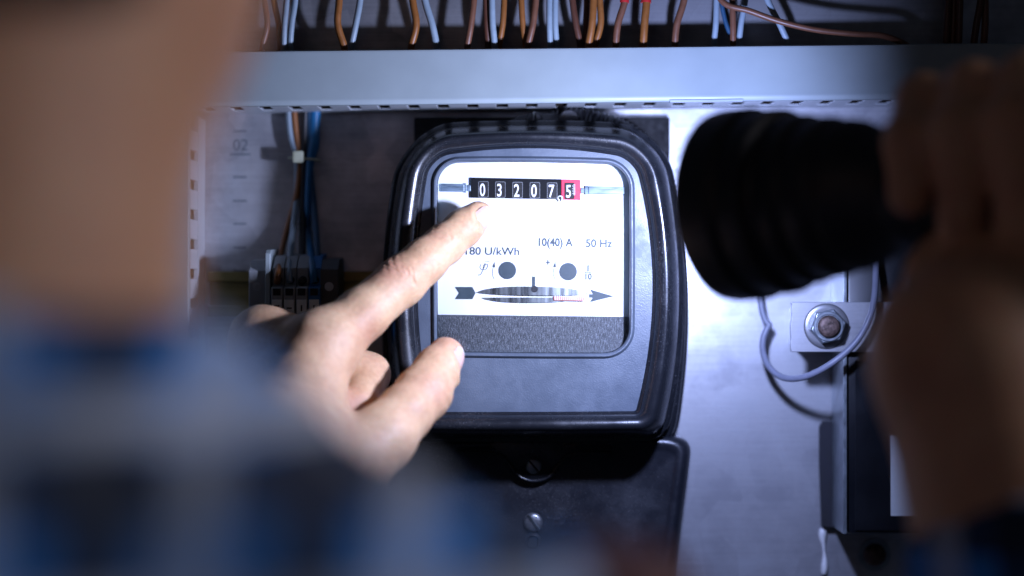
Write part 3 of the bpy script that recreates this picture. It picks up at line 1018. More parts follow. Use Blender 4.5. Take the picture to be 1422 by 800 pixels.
def curved_band(pts_px, y_edge, bulge, name, mat, parent):
    """slightly convex visible edge of the horizontal rotor disc"""
    xs = [a for a, _ in pts_px]
    x0, x1 = min(xs), max(xs)
    n = len(pts_px)
    front, back = [], []
    for a, b_2 in pts_px:
        t = (a - x0) / (x1 - x0)
        yy = y_edge - bulge * (1 - (2 * t - 1) ** 2)
        front.append(P(a, b_2, yy))
        back.append(P(a, b_2, y_edge + .0001))
    half = n // 2 + 1
    mb = MB()
    vs_ = front + back
    fs = []
    # strips between upper and lower outline
    for k in range(half - 1):
        lo0, lo1 = (n - k) % n, (n - k - 1) % n
        if lo0 == 0:
            fs.append((k, k + 1, lo1))
        elif lo1 == k + 1:
            fs.append((k, k + 1, lo0))
        else:
            fs.append((k, k + 1, lo1, lo0))
    for k in range(n):
        j = (k + 1) % n
        fs.append((k, j, n + j, n + k))
    mb.add(vs_, fs)
    return mb.build(name, mat, parent, smooth=60)


rotor = curved_band(lens_shape(661, 818.5, 406.5, 9.6, 2.6, skew=.014), YP - .0003, .0013, "rotor_disc", M['disc'], meter)
curved_band(lens_shape(668, 806, 413.5, 0.4, 7.0, skew=.0), YP - .0003, .0006, "rotor_disc_underside", M['disc'], meter)
rect_mb(769, 411.6, 811, 417.0, YP - .0016, YP - .0012, .9).build("red_mark", M['redmarks'], rotor)
mb = MB()
for k in range(14):
    c0 = P(771 + k * 2.9, 410.6 + k * .06, YP - .0018)
    mb.box(c0.x - .00016, c0.x + .00016, c0.y, c0.y + .0003, c0.z - .0017, c0.z)
o = mb.build("edge_graduation", M['white_ink'], rotor)
o['kind'] = 'stuff'
q = P(742.5, 401.5, YP - .0019)
MB().lathe([(0, .00135), (.0006, .00135)], q, (0, 1, 0), 20).build("disc_shaft", M['ink_black'], rotor)

# ------------------------------------------------------------------ terminal cover below
tc = thing("terminal_cover", "smooth black terminal cover with a slotted screw, below the meter", "terminal cover", (0.01, WALL, -0.12))
C_C = [(548, 612), (958, 606), (918, 900), (572, 900)]
C_M = [(742, 606), (944, 720), (742, 900), (545, 720)]
C_R = [40, 44, 20, 20]
ys = [(0.0518, 4), (0.040, 4), (0.0345, 2.5), (0.0318, -1.5), (0.0305, -7), (0.0304, -12), (0.0312, -17), (0.0318, -22), (0.0318, -60)]
MB().loft([rq(C_C, C_M, C_R, y, grow=g) for y, g in ys], True, True).build("body", M['tcover'], tc, smooth=50)
slot_screw(740, 726, 0.0310, .0042, tc, simple("steel_screw", (0.30, 0.31, 0.33), 0.35, metal=0.8, var=0.3, scale=900), R(-55))
MB().lathe([(0, .0030), (.0006, .0036), (.0010, .0036)], P(740, 752, .0309), (0, 1, 0), 28).build("seal_hole", M['hole'], tc, smooth=40)
MB().tube([P(733, 757, .0306), P(735, 747, .0303), P(741, 744, .0302), P(747, 748, .0303), P(747, 757, .0306)], 0.0005, 8).build("seal_hole_rim", M['tcover'], tc, smooth=60)

# ------------------------------------------------------------------ right side: bracket, nut, cable, box
YB = 0.020
br = thing("metal_bracket", "bright metal strap bolted with a rusty ended hexagon nut, right of the meter", "bracket", P(1147, 453, YB + .02))
x0, x1 = P(1099, 0, YB).x, P(1330, 0, YB).x
z0, z1 = P(0, 489, YB).z, P(0, 419.5, YB).z
ol = [(x0, z0)]
for k in range(9):
    ol.append((x0 + random.uniform(-.0004, .0003), z0 + (z1 - z0) * (k + .5) / 9))
ol += [(x0 - .0003, z1), (x1, z1), (x1, z0)]
MB().prism(ol, YB, YB + .003).build("strap", M['galv'], br, bevel=0.0003)
MB().box(x0 + .004, x0 + .022, YB + .003, WALL - .001, z0 + .003, z1 - .003).build("spacer", M['galv'], br)
c = P(1147.5, 453, YB)
MB().lathe([(0, .0094), (-.0004, .0097), (-.0009, .0094), (-.0012, .0090), (-.0012, .0074), (-.0012, .001)], c, (0, 1, 0), 56).build("washer", M['galv_dull'], br, smooth=40)
hexr = .0077
mb = MB()
hx = lambda r_, a0=12: [(c.x + r_ * math.cos(R(a0 + 60 * k)), c.z + r_ * math.sin(R(a0 + 60 * k))) for k in range(6)]
mb.loft([[(x, c.y - .0012, z) for x, z in hx(hexr)], [(x, c.y - .0060, z) for x, z in hx(hexr)], [(x, c.y - .0068, z) for x, z in hx(hexr * .93)]], True, True)
nut = mb.build("nut", M['zinc'], br, bevel=.0002)
MB().lathe([(-.0066, .0065), (-.0075, .0061), (-.0075, .0052), (-.0070, .0050)], c, (0, 1, 0), 40, cap=False).build("nut_face", M['zinc'], nut, smooth=40)
MB().lathe([(-.006, .0046), (-.0072, .0047), (-.0088, .0045), (-.0094, .0039), (-.0097, .0022), (-.0096, .0002)], c, (0, 1, 0), 36).build("bolt_end", M['rust'], br, smooth=50)

cab = MB().tube([P(1040, 330, .050), P(1052, 385, .050), P(1056, 416, .049), P(1059, 434, .048), P(1064, 447, .047), P(1068, 451.5, .0465), P(1065.5, 456, .0465),
                 P(1060, 470, .046), P(1059.5, 488, .044), P(1067, 508, .040), P(1082, 522, .034), P(1100, 526, .027), P(1122, 522, .019), P(1148, 509, .014),
                 P(1174, 490, .0125), P(1194, 468, .012), P(1208, 441, .012), P(1214, 414, .014), P(1216, 385, .018), P(1216, 350, .022)],
                0.00140, 14, 8).build("cable_loop", M['w_cable'], smooth=60)
tag(cab, "thin lilac grey cable hanging in a loop in front of the bolted strap", "cable")

bb = thing("switch_box", "black box with a white paper label, partly hidden by the forearm", "box", P(1250, 742, WALL))
x0, x1 = P(1177, 0, .026).x, P(1420, 0, .026).x
MB().box(x0, x1, .026, WALL - .001, P(0, 741, .026).z, P(0, 330, .026).z).build("housing", M['blackbox'], bb, bevel=.0010, smooth=40)
MB().box(x0 + .003, x1 - .003, .0254, .0262, P(0, 737, .026).z, P(0, 500, .026).z).build("front_lid", M['blackbox'], bb, bevel=.0003)
MB().box(x0 - .0022, x0 - .0006, .0235, WALL - .001, P(0, 741, .026).z, P(0, 330, .026).z).build("steel_edge", M['zinc'], bb, bevel=.0003)
a, c_ = P(1237, 716.5, .0252), P(1300, 604.5, .0252)
MB().box(a.x, c_.x, .0252, .02545, a.z, c_.z).build("label_sticker", M['paper'], bb)

ol = [(1138, 592), (1143, 585), (1166, 586), (1166, 619), (1171, 620), (1172, 733), (1141, 732), (1138, 650)]
o = MB().prism([(v.x, v.z) for v in (P(a, b_2, WALL - .003) for a, b_2 in ol)], WALL - .0045, WALL - .0004).build("wall_strip", M['wall_black'], bevel=.0004)  # thin dark strip with an uneven outline on the wall
tag(o, "dark rough strip on the metal wall left of the black box", "felt strip")
o = MB().tube([P(1143, 734, WALL - .001), P(1142, 746, WALL - .001), P(1144, 762, WALL - .0012), P(1145, 780, WALL - .0012), P(1144, 797, WALL - .001)],
              .0011, 10, rf=lambda t: 1.2 + .5 * math.sin(t * 9) - .4 * t).build("sealant_drip", M['sealant'], smooth=60)
tag(o, "white drip of sealant running down under the dark strip", "sealant drip")
bt = thing("wall_bolt", "dim domed bolt on the wall below the black box", "bolt", P(1214, 770, WALL))
MB().lathe([(-.001, .0072), (-.0016, .0070), (-.0016, .001)], P(1214, 770, WALL), (0, 1, 0), 40).build("washer", M['zinc'], bt, smooth=40)
MB().lathe([(-.0016, .0050), (-.0036, .0047), (-.0050, .0036), (-.0056, .0018), (-.0058, .0001)], P(1214, 770, WALL), (0, 1, 0), 36).build("bolt_head", M['rust'], bt, smooth=60)

# ------------------------------------------------------------------ torch
to = thing("torch", "big black hand torch held up at the right, shining on the meter", "torch", T0 + TA * 0.08)
prof = [(0.004, .0285), (0.0, .0305), (-.0015, .0325), (0.0, .0343), (.003, .0349), (.013, .0349), (.0145, .0336), (.0165, .0326), (.0185, .0332), (.0215, .0334), (.026, .0331),
        (.0275, .0300), (.0295, .0290), (.0315, .0303), (.036, .0302), (.0375, .0284), (.0395, .0276), (.0415, .0287), (.047, .0282), (.049, .0264), (.0515, .0258), (.0535, .0268),
        (.058, .0260), (.062, .0240), (.068, .0218), (.074, .0208)]
MB().lathe(prof, T0, TA, 72, cap=False).build("head", M['torch'], to, smooth=35)
prof = [(.072, .0200), (.074, .0208), (.080, .0206)]
t_ = .080
while t_ < .165:
    prof += [(t_, .0202), (t_ + .0008, .0207), (t_ + .0024, .0207), (t_ + .0032, .0202)]
    t_ += .004
prof += [(.17, .0198), (.19, .0198), (.192, .0206), (.205, .0206), (.209, .019), (.209, .001)]
MB().lathe(prof, T0, TA, 48).build("handle", M['torch'], to, smooth=35)
MB().lathe([(.024, .004), (.022, .010), (.014, .021), (.005, .0286)], T0, TA, 48, cap=False).build("reflector", M['reflector'], to, smooth=60)
MB().lathe([(.024, .0042), (.019, .0042), (.018, .003), (.0178, .0002)], T0, TA, 24).build("lamp", M['led'], to, smooth=50)
MB().lathe([(.0040, .0288), (.0030, .0288), (.0030, .0001)], T0, TA, 48, cap=True).build("lens", M['glass'], to, smooth=30)

# ------------------------------------------------------------------ signed distance modelling of the figure


def smin(a, b, k):
    h = np.maximum(k - np.abs(a - b), 0) / k
    return np.minimum(a, b) - h * h * k * 0.25


class Field:
    def __init__(self, lo, hi, h):
        self.lo = np.array(lo, dtype=np.float64)
        self.h = h
        self.n = np.ceil((np.array(hi) - self.lo) / h).astype(int) + 1
        self.ax = [(self.lo[i] + h * np.arange(self.n[i])).astype(np.float32) for i in range(3)]
        self.d = np.full(self.n, 0.05, dtype=np.float32)

    def sub(self, lo, hi):
        i0 = np.clip(np.floor((np.array(lo) - self.lo) / self.h).astype(int), 0, self.n)
        i1 = np.clip(np.ceil((np.array(hi) - self.lo) / self.h).astype(int) + 1, 0, self.n)
        sl = tuple(slice(a, b) for a, b in zip(i0, i1))
        X = self.ax[0][sl[0]][:, None, None]
        Y = self.ax[1][sl[1]][None, :, None]
        Z = self.ax[2][sl[2]][None, None, :]
        return sl, X, Y, Z

    def cone(self, a, b, ra, rb, k=0.006, cut=False):
        a, b = np.array(a, dtype=float), np.array(b, dtype=float)
        m = max(ra, rb) + k * 1.5 + self.h * 2
        sl, X, Y, Z = self.sub(np.minimum(a, b) - m, np.maximum(a, b) + m)
        if 0 in self.d[sl].shape:
            return self
        ab = b - a
        t = np.clip(((X - a[0]) * ab[0] + (Y - a[1]) * ab[1] + (Z - a[2]) * ab[2]) / max(ab @ ab, 1e-12), 0, 1)
        dd = np.sqrt((X - a[0] - t * ab[0]) ** 2 + (Y - a[1] - t * ab[1]) ** 2 + (Z - a[2] - t * ab[2]) ** 2) - (ra + (rb - ra) * t)
        self.d[sl] = -smin(-self.d[sl], dd, k) if cut else smin(self.d[sl], dd, k)
        return self

    def ell(self, c, r, k=0.006, cut=False, rot=None):
        c, r = np.array(c, dtype=float), np.array(r, dtype=float)
        m = max(r) + k * 1.5 + self.h * 2
        sl, X, Y, Z = self.sub(c - m, c + m)
        if 0 in self.d[sl].shape:
            return self
        x, y, z = X - c[0], Y - c[1], Z - c[2]
        if rot is not None:
            Q = np.array(rot)
            x, y, z = (Q[0][0] * x + Q[0][1] * y + Q[0][2] * z, Q[1][0] * x + Q[1][1] * y + Q[1][2] * z, Q[2][0] * x + Q[2][1] * y + Q[2][2] * z)
        k0 = np.sqrt((x / r[0]) ** 2 + (y / r[1]) ** 2 + (z / r[2]) ** 2)
        k1 = np.sqrt((x / r[0] ** 2) ** 2 + (y / r[1] ** 2) ** 2 + (z / r[2] ** 2) ** 2) + 1e-9
        dd = k0 * (k0 - 1) / k1
        self.d[sl] = -smin(-self.d[sl], dd, k) if cut else smin(self.d[sl], dd, k)
        return self

    def surface(self, relax=2):
        """naive surface nets"""
        d = self.d
        s = d < 0
        nx, ny, nz = d.shape
        cnt_ = np.zeros((nx - 1, ny - 1, nz - 1), dtype=np.int8)
        for i in (0, 1):
            for j in (0, 1):
                for k in (0, 1):
                    cnt_ += s[i:nx - 1 + i, j:ny - 1 + j, k:nz - 1 + k]
        act = (cnt_ > 0) & (cnt_ < 8)
        idx = np.full(act.shape, -1, dtype=np.int64)
        ci = np.argwhere(act)
        idx[act] = np.arange(len(ci))
        acc = np.zeros((len(ci), 3))
        num = np.zeros(len(ci))
        corners = [(i, j, k) for i in (0, 1) for j in (0, 1) for k in (0, 1)]
        for a in corners:
            for ax in range(3):
                if a[ax]:
                    continue
                b = list(a)
                b[ax] = 1
                da = d[ci[:, 0] + a[0], ci[:, 1] + a[1], ci[:, 2] + a[2]].astype(float)
                db = d[ci[:, 0] + b[0], ci[:, 1] + b[1], ci[:, 2] + b[2]].astype(float)
                m = (da < 0) != (db < 0)
                t = np.where(m, da / np.where(m, da - db, 1), 0)
                p = np.array(a, dtype=float)[None, :] * np.ones((len(ci), 1))
                p[:, ax] += t
                acc[m] += p[m]
                num[m] += 1
        v = (ci + acc / num[:, None]) * self.h + self.lo
        quads = []
        for ax in range(3):
            o1, o2 = [(1, 2), (2, 0), (0, 1)][ax]
            a = [slice(None)] * 3
            b = [slice(None)] * 3
            a[ax] = slice(0, -1)
            b[ax] = slice(1, None)
            ch = s[tuple(a)] != s[tuple(b)]
            e = np.argwhere(ch)
            ok = (e[:, o1] > 0) & (e[:, o2] > 0) & (e[:, o1] < d.shape[o1] - 1) & (e[:, o2] < d.shape[o2] - 1)
            e = e[ok]
            inside = s[e[:, 0], e[:, 1], e[:, 2]]

            def cell(du, dv):
                q = e.copy()
                q[:, o1] -= du
                q[:, o2] -= dv
                return idx[q[:, 0], q[:, 1], q[:, 2]]
            q = np.stack([cell(1, 1), cell(0, 1), cell(0, 0), cell(1, 0)], 1)
            q[~inside] = q[~inside][:, ::-1]
            quads.append(q)
        q = np.concatenate(quads)
        q = q[(q >= 0).all(1)]
        for _ in range(relax):
            sm = np.zeros_like(v)
            c2 = np.zeros(len(v))
            for k in range(4):
                i, j = q[:, k], q[:, (k + 1) % 4]
                np.add.at(sm, i, v[j])
                np.add.at(c2, i, 1)
                np.add.at(sm, j, v[i])
                np.add.at(c2, j, 1)
            c2[c2 == 0] = 1
            v = v * 0.45 + (sm / c2[:, None]) * 0.55
        return v, q


def normals(v, q):
    a = v[q[:, 2]] - v[q[:, 0]]
    b = v[q[:, 3]] - v[q[:, 1]]
    n = np.cross(a, b)
    vn = np.zeros_like(v)
    for k in range(4):
        np.add.at(vn, q[:, k], n)
    return vn / (np.linalg.norm(vn, axis=1)[:, None] + 1e-12)


def V3(px, py, y):
    return np.array(P(px, py, y))


# ---------------- left hand (pointing)
I_mcp, I_pip, I_dip, I_tip = V3(446, 484, -.046), V3(557, 391, -.0265), V3(618, 338, -.0145), V3(664, 299, -.0062)
T_cmc, T_mcp, T_ip, T_tip = V3(462, 668, -.082), V3(530, 609, -.064), V3(588, 546, -.042), V3(619, 494, -.0255)
wrist = V3(372, 690, -.100)
M_mcp, M_pip, M_dip, M_tip = V3(405, 492, -.030), V3(510, 521, -.020), V3(498, 560, -.036), V3(462, 572, -.047)
R_mcp, R_pip, R_dip, R_tip = V3(366, 473, -.024), V3(500, 566, -.014), V3(474, 592, -.030), V3(430, 600, -.034)
L_mcp, L_pip, L_tip = V3(350, 560, -.012), V3(420, 610, .002), V3(400, 640, -.024)
F = Field((-.150, -.150, -.150), (.002, .020, .052), .00075)
F.cone(I_mcp, (I_mcp * .5 + I_pip * .5), .0128, .0102, .006)
F.cone((I_mcp * .5 + I_pip * .5), I_pip, .0102, .0096, .004)
F.cone(I_pip, I_pip * .5 + I_dip * .5, .0096, .0090, .004)
F.cone(I_pip * .5 + I_dip * .5, I_dip, .0090, .0081, .003)
F.cone(I_dip, I_dip * .45 + I_tip * .55, .0079, .0075, .003)
F.cone(I_dip * .45 + I_tip * .55, I_tip, .0075, .0060, .003)
# thumb
F.cone(T_cmc, T_mcp, .0175, .0122, .010)
F.cone(T_mcp, T_mcp * .45 + T_ip * .55, .0122, .0106, .006)
F.cone(T_mcp * .45 + T_ip * .55, T_ip, .0106, .0108, .004)
F.cone(T_ip, T_ip * .4 + T_tip * .6, .0106, .0092, .004)
F.cone(T_ip * .4 + T_tip * .6, T_tip, .0092, .0076, .003)
# metacarpals and palm
for m, r0 in ((I_mcp, .0125), (M_mcp, .0120), (R_mcp, .0112), (L_mcp, .0108)):
    F.cone(m, wrist * .75 + m * .25, r0, .0160, .008)
F.cone(I_mcp, M_mcp, .0120, .0118, .010)
F.cone(M_mcp, R_mcp, .0112, .0105, .010)
F.cone(R_mcp, L_mcp, .0105, .0105, .010)
# first web between index metacarpal and thumb
F.cone(V3(418, 528, -.058), V3(430, 596, -.066), .0125, .0125, .009)
F.cone(V3(440, 505, -.052), V3(444, 560, -.062), .0065, .0055, .008)
F.cone(V3(400, 610, -.077), V3(455, 645, -.076), .0180, .0150, .012)
F.ell(V3(392, 610, -.052), (.026, .024, .026), .012)
# wrist and forearm
elbowL = np.array((-.255, -.305, -.17))
F.cone(wrist, wrist * .6 + elbowL * .4, .0265, .030, .014)
F.cone(V3(395, 640, -.088), wrist, .024, .026, .012)
# curled middle, ring, little fingers
for chain, rs in (((M_mcp, M_pip, M_dip, M_tip), (.0112, .0092, .0080, .0070)), ((R_mcp, R_pip, R_dip, R_tip), (.0105, .0086, .0076, .0068)),
                  ((L_mcp, L_pip, L_tip), (.0095, .0078, .0068))):
    F2 = None
    for a, b, ra, rb in zip(chain, chain[1:], rs, rs[1:]):
        F.cone(a, b, ra, rb, .0022)
vL, qL = F.surface(2)
nL = normals(vL, qL)
flushL = np.zeros(len(vL))


def gaussd(v, c, s):
    return np.exp(-(((v - c) ** 2).sum(1)) / (2 * s * s))


def creases(v, n, j, a, b, dors, spread, lines, amp, waves=1.0):
    ax = (b - a) / np.linalg.norm(b - a)
    rel = v - j
    t = rel @ ax
    perp = rel - t[:, None] * ax
    d_ = np.array(dors, dtype=float)
    d_ = d_ - (d_ @ ax) * ax
    d_ /= np.linalg.norm(d_)
    side = np.cross(ax, d_)
    pn = perp / (np.linalg.norm(perp, axis=1)[:, None] + 1e-9)
    cosd = pn @ d_
    sd = perp @ side
    mask = np.clip((cosd - 0.05) / 0.6, 0, 1) * (np.linalg.norm(rel, axis=1) < 0.02)
    disp = np.zeros(len(v))
    for t0, w_, c0 in lines:
        bow = c0 * (sd / .006) ** 2 * waves
        wob = 0.00035 * np.sin(sd * 1400 + t0 * 9000)
        disp -= np.exp(-((t - t0 - bow - wob) / w_) ** 2) * (0.75 + 0.25 * np.sin(sd * 900 + t0 * 5000))
    return disp * mask * amp * np.exp(-(t / spread) ** 2)


camd = np.array((0, -1, 0))
dorsI = np.array((-.55, -.80, .30))
jl = [(-.0046, .00045, .0012), (-.0030, .0005, .0009), (-.0012, .00045, .0004), (.0006, .0005, -.0004), (.0022, .00045, -.0009), (.0040, .0005, -.0012)]
v_new = vL + nL * creases(vL, nL, I_pip + np.array((-.0004, 0, 0.0004)), I_mcp, I_dip, dorsI, .0054, jl, .00062)[:, None]
jl2 = [(-.0022, .0004, .0006), (-.0006, .0004, .0002), (.0009, .0004, -.0003)]
v_new += nL * creases(vL, nL, I_dip, I_pip, I_tip, dorsI, .0035, jl2, .0004)[:, None]
dorsT = np.array((.35, -.85, .2))
jl3 = [(-.0042, .0005, .0010), (-.0022, .0005, .0006), (-.0002, .0005, .0002), (.0018, .0005, -.0004), (.0038, .0005, -.0008)]
v_new += nL * creases(vL, nL, T_ip, T_mcp, T_tip, dorsT, .0055, jl3, .00045)[:, None]
# tendon, knuckle and vein relief, soft unevenness
v_new += nL * (0.0007 * gaussd(vL, I_pip + dorsI * .007, .0055))[:, None]
nz = (np.sin(vL[:, 0] * 420 + 1.3) * np.sin(vL[:, 2] * 380 + .4) * np.sin(vL[:, 1] * 350)) * .00022
v_new += nL * nz[:, None]


def nail_bed(v, n, c, ax, nrm, L, W):
    """press a shallow bed so that the nail sits framed by skin"""
    ax = ax / np.linalg.norm(ax)
    nrm = nrm - (nrm @ ax) * ax
    nrm /= np.linalg.norm(nrm)
    sd = np.cross(ax, nrm)
    rel = v - c
    u, w_, h_ = rel @ ax, rel @ sd, rel @ nrm
    q = (np.abs(u) / (L / 2)) ** 2.6 + (np.abs(w_) / (W / 2)) ** 2.6
    m = (h_ > 0)
    return (-.00055 * np.clip(1.3 - q, 0, 1) + .00030 * np.exp(-((q - 1.75) / .5) ** 2) * (u < L * .3)) * m


axI = (I_tip - I_dip) / np.linalg.norm(I_tip - I_dip)
nI = np.array((.46, -.85, -.20))
cI = I_tip - axI * .0012
v_new += nL * nail_bed(vL, nL, cI, axI, nI, .0105, .0098)[:, None]
axT = (T_tip - T_ip) / np.linalg.norm(T_tip - T_ip)
nT = np.array((.88, -.42, -.15))
cT = T_tip - axT * .0030
v_new += nL * nail_bed(vL, nL, cT, axT, nT, .0130, .0125)[:, None]
vL = v_new
for c, s, a in ((I_pip + dorsI * .008, .0050, .60), (I_dip + dorsI * .006, .0040, .40), (I_tip, .0055, .30), (T_tip, .0075, .50), (T_ip + dorsT * .01, .006, .30),
                (M_pip, .006, .35), (M_tip, .008, .6), (R_pip, .006, .3), (V3(505, 455, -.045), .0045, .35), (V3(475, 570, -.06), .004, .6), (I_mcp + camd * .01, .010, .18),
                (M_mcp, .010, .30)):
    flushL = np.maximum(flushL, a * gaussd(vL, c, s))

# ---------------- right hand on the torch and the raised forearm
Tn, Ta = np.array(T0), np.array(TA)
up = np.array((0, 0, 1.0))
uu = up - (up @ Ta) * Ta
uu /= np.linalg.norm(uu)
cc = np.cross(uu, Ta)
if cc[1] > 0:
    cc = -cc


def tp(t, phi, r):
    t = t + .019
    return Tn + Ta * t + r * (math.cos(R(phi)) * uu + math.sin(R(phi)) * cc)


wr = np.array((.1410, -.243, -.022))
elbowR = np.array((.187, -.365, -.265))
G = Field((.075, -.34, -.140), (.275, -.100, .110), .0014)
for i, (t, tip, r0) in enumerate(((.068, 98, .0085), (.087, 112, .0095), (.107, 118, .0098), (.127, 112, .0096))):
    rr_ = .0205 + r0 * .92
    ph = [-130, -80, -30, 20, 60, tip]
    rad = [r0 * 1.25, r0 * 1.2, r0 * 1.12, r0 * 1.08, r0, r0 * .84]
    pts = [tp(t + .004 * math.sin(R(p_)), p_, rr_ * (1.06 if j_ in (1, 3) else 1.0)) for j_, p_ in enumerate(ph)]
    for a, b, ra, rb in zip(pts, pts[1:], rad, rad[1:]):
        G.cone(a, b, ra, rb, .0055)
# palm, heel, thumb
for t in (.072, .090, .108, .128):
    G.cone(tp(t, -125, .031), tp(t * .6 + .044, 178, .035), .0125, .0150, .012)
G.cone(tp(.078, 172, .034), tp(.130, 172, .037), .0150, .0170, .012)
G.cone(tp(.080, 160, .038), wr, .0170, .0240, .016)
G.cone(tp(.125, 165, .038), wr, .0180, .0230, .016)
G.cone(tp(.120, 150, .040), tp(.150, 95, .036), .0150, .0125, .010)
G.cone(tp(.150, 95, .036), tp(.160, 40, .034), .0120, .0105, .006)
G.cone(tp(.160, 40, .034), tp(.150, 5, .034), .0105, .0085, .005)
G.cone(wr, wr * .55 + elbowR * .45, .0275, .0350, .014)
vR, qR = G.surface(2)
flushR = np.full(len(vR), .30)
for t in (.068, .087, .107):
    flushR = np.maximum(flushR, .5 * gaussd(vR, tp(t, 100, .03), .012))

# ---------------- head, neck, torso, arms
Hx = -.133
B = Field((-.40, -.70, -.46), (.24, -.08, .285), .0045)
B.ell((Hx, -.4950, .165), (.076, .096, .100), .03)
B.ell((Hx + .004, -.4500, .110), (.066, .075, .072), .03)
B.ell((Hx + .006, -.4250, .066), (.046, .050, .034), .03)
B.ell((Hx + .010, -.4600, .062), (.066, .062, .036), .03)
B.cone((Hx + .012, -.3600, .130), (Hx + .012, -.3480, .108), .007, .012, .012)
B.ell((Hx + .010, -.3700, .076), (.024, .012, .010), .008)
B.ell((Hx + .010, -.3780, .052), (.020, .018, .016), .014)
for sx in (-1, 1):
    B.ell((Hx + sx * .078, -.4850, .130), (.008, .018, .030), .006)
    B.ell((Hx + .008 + sx * .032, -.3880, .128), (.017, .015, .011), .004)
B.cone((Hx + .006, -.4880, .080), (Hx + .003, -.5050, -.060), .0640, .0650, .03)
Ls, Rs = np.array((-.305, -.4900, -.135)), np.array((.045, -.4900, -.135))
B.cone(Ls, Rs, .052, .052, .04)
B.ell((Hx, -.4950, -.27), (.170, .105, .22), .05)
for S_, Eb, W_, r_ in ((Ls, np.array((-.320, -.345, -.290)), wrist * .8 + elbowL * .2, .0245), (Rs, elbowR, wr * .6 + elbowR * .4, .030)):
    B.cone(S_, Eb, .048, .038, .03)
    B.cone(Eb, W_, .038, r_, .02)
vB, qB = B.surface(1)
flushB = np.clip(.32 + .30 * gaussd(vB, np.array((Hx + .05, -.43, .06)), .04) + .2 * gaussd(vB, np.array((Hx + .08, -.52, .13)), .02), 0, 1)

person = thing("person", "person in a blue plaid shirt pointing at the meter and holding the torch", "person", (Hx, -.535, -.45))
verts = np.concatenate([vL, vR, vB])
quads = np.concatenate([qL, qR + len(vL), qB + len(vL) + len(vR)])
me = bpy.data.meshes.new("body")


def fill_mesh(me, verts, quads):
    me.vertices.add(len(verts))
    me.vertices.foreach_set("co", verts.astype(np.float32).ravel())
    me.loops.add(len(quads) * 4)
    me.polygons.add(len(quads))
    me.polygons.foreach_set("loop_start", np.arange(len(quads), dtype=np.int32) * 4)
    me.polygons.foreach_set("vertices", quads.astype(np.int32).ravel()) if False else me.loops.foreach_set("vertex_index", quads.astype(np.int32).ravel())
    me.update(calc_edges=True)
    me.validate()
    me.polygons.foreach_set("use_smooth", np.ones(len(me.polygons), dtype=bool))
    me.update()


fill_mesh(me, verts, quads)
at = me.attributes.new("flush", 'FLOAT', 'POINT')
at.data.foreach_set("value", np.concatenate([flushL, flushR, flushB]).astype(np.float32))
put("body", me, M['skin'], person)

# nails


def nail(c, ax, nrm, L, W, Rr, lift, label=None):
    ax = Vector(ax).normalized()
    nrm = Vector(nrm)
    nrm = (nrm - nrm.dot(ax) * ax).normalized()
    sd = ax.cross(nrm)
    nu, nv = 16, 14
    c = Vector(c)

    def pt(u, v, off):
        # u -1..1 along the finger, v -1..1 across
        wfac = 1.0 if u < .2 else 1.0
        e = (1 - abs(u) ** 4.5) ** (1 / 2.6) if abs(u) < 1 else 0.0
        ang = v * e * (W / 2) / Rr
        rad = Rr + off - 0.00035 * max(0, u) ** 2 * 2 - 0.0005 * u * u
        return c + ax * (u * L / 2) + nrm * (rad * math.cos(ang)) + sd * (rad * math.sin(ang))

    def patch(u0, u1, off, name, mat, parent):
        loops = [[pt(u0 + (u1 - u0) * i / nu, -1 + 2 * j / nv, off) for j in range(nv + 1)] for i in range(nu + 1)]
        back = [[pt(u0 + (u1 - u0) * i / nu, -1 + 2 * j / nv, off - .0006) for j in range(nv + 1)] for i in range(nu + 1)]
        mb = MB()
        rings = [loops[i] + list(reversed(back[i])) for i in range(nu + 1)]
        mb.loft(rings, True, True)
        return mb.build(name, mat, parent, smooth=70)
    nl = patch(-.98, .80, lift, "fingernail", M['nail'], person)
    patch(.80, .985, lift + .00008, "free_edge", M['nail_tip'], nl)


nail(cI, axI, nI, .0098, .0090, .0064, .00010)
nail(cT, axT, nT, .0120, .0118, .0080, .00015)

# shirt
S = Field((-.43, -.73, -.46), (.28, -.06, .02), .0042)
e_ = .006
S.cone(Ls, Rs, .052 + e_, .052 + e_, .04)
S.cone((Hx - .02, -.5100, -.035), (-.26, -.5000, -.135), .048, .040, .04)
S.cone((Hx + .050, -.5100, -.053), (.052, -.5000, -.130), .048, .046, .02)
S.ell((Hx, -.4950, -.27), (.178, .113, .226), .05)
S.cone((Hx + .004, -.5050, -.06), (Hx + .006, -.4930, -.015), .076, .0740, .012)
S.cone(Ls, np.array((-.320, -.345, -.290)), .056, .047, .03)
S.cone(np.array((-.320, -.345, -.290)), wrist * .72 + elbowL * .28, .047, .037, .02)
S.cone(Rs, elbowR, .056, .048, .03)
cuffR = wr * .79 + elbowR * .21
S.cone(elbowR, cuffR, .048, .0375, .02)
# cut the top of the collar open around the neck
X_, Y_, Z_ = S.ax[0][:, None, None], S.ax[1][None, :, None], S.ax[2][None, None, :]
near = (np.sqrt((X_ - Hx) ** 2 + (Y_ + .50) ** 2) < .095)
top = Z_ - (-.0045 + (X_ - Hx) * -.05 + (Y_ + .50) * -.12)
S.d = np.where(near, np.maximum(S.d, top), S.d).astype(np.float32)
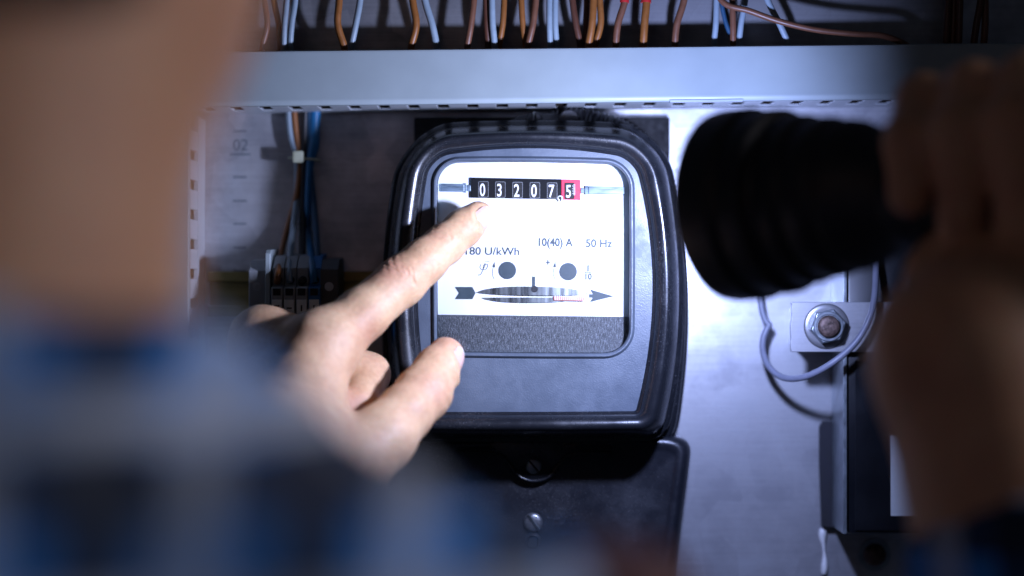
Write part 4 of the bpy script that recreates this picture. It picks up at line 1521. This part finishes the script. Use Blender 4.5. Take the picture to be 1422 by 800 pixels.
# cuff end is cut square to the arm
ax_ = (cuffR - elbowR) / np.linalg.norm(cuffR - elbowR)
lim = (X_ - cuffR[0]) * ax_[0] + (Y_ - cuffR[1]) * ax_[1] + (Z_ - cuffR[2]) * ax_[2]
nearc = np.sqrt((X_ - cuffR[0]) ** 2 + (Y_ - cuffR[1]) ** 2 + (Z_ - cuffR[2]) ** 2) < .06
S.d = np.where(nearc, np.maximum(S.d, lim), S.d).astype(np.float32)
wr_f = .0016 * (np.sin(X_ * 95 + Z_ * 60) * np.sin(Z_ * 85 + Y_ * 40 + 1) + .6 * np.sin(X_ * 160 - Z_ * 140 + 2))
S.d = (S.d + wr_f).astype(np.float32)
vS, qS = S.surface(1)
me = bpy.data.meshes.new("shirt")
fill_mesh(me, vS, qS)
put("shirt", me, M['plaid'], person)

# strap over the shoulder
K_ = Field((-.03, -.6200, -.16), (.075, -.3600, -.03), .0035)
for a, b in (((.012, -.5600, -.109), (.014, -.5050, -.067)), ((.014, -.5050, -.067), (.020, -.4400, -.073)), ((.020, -.4400, -.073), (.026, -.3900, -.115))):
    for dx in (-.008, 0, .008):
        K_.cone((a[0] + dx, a[1], a[2]), (b[0] + dx, b[1], b[2]), .0135, .0135, .008)
vK, qK = K_.surface(1)
me = bpy.data.meshes.new("strap")
fill_mesh(me, vK, qK)
put("strap", me, M['strap'], person)

# hair
Hf = Field((Hx - .11, -.6200, .02), (Hx + .11, -.3600, .30), .0035)
Hf.ell((Hx, -.5150, .172), (.088, .098, .108), .03)
Hf.ell((Hx - .01, -.5450, .105), (.066, .060, .072), .03)
Hf.ell((Hx + .046, -.520, .112), (.032, .045, .068), .02)
Hf.ell((Hx + .004, -.4000, .110), (.075, .075, .075), .01, cut=True)
Xh, Yh, Zh = Hf.ax[0][:, None, None], Hf.ax[1][None, :, None], Hf.ax[2][None, None, :]
Hf.d = (Hf.d + .002 * np.sin(Xh * 420 + np.sin(Zh * 60) * 2) * np.sin(Yh * 380 + Zh * 40)).astype(np.float32)
vH, qH = Hf.surface(1)
me = bpy.data.meshes.new("hair")
fill_mesh(me, vH, qH)
put("hair", me, M['hair'], person)

bpy.context.view_layer.update()
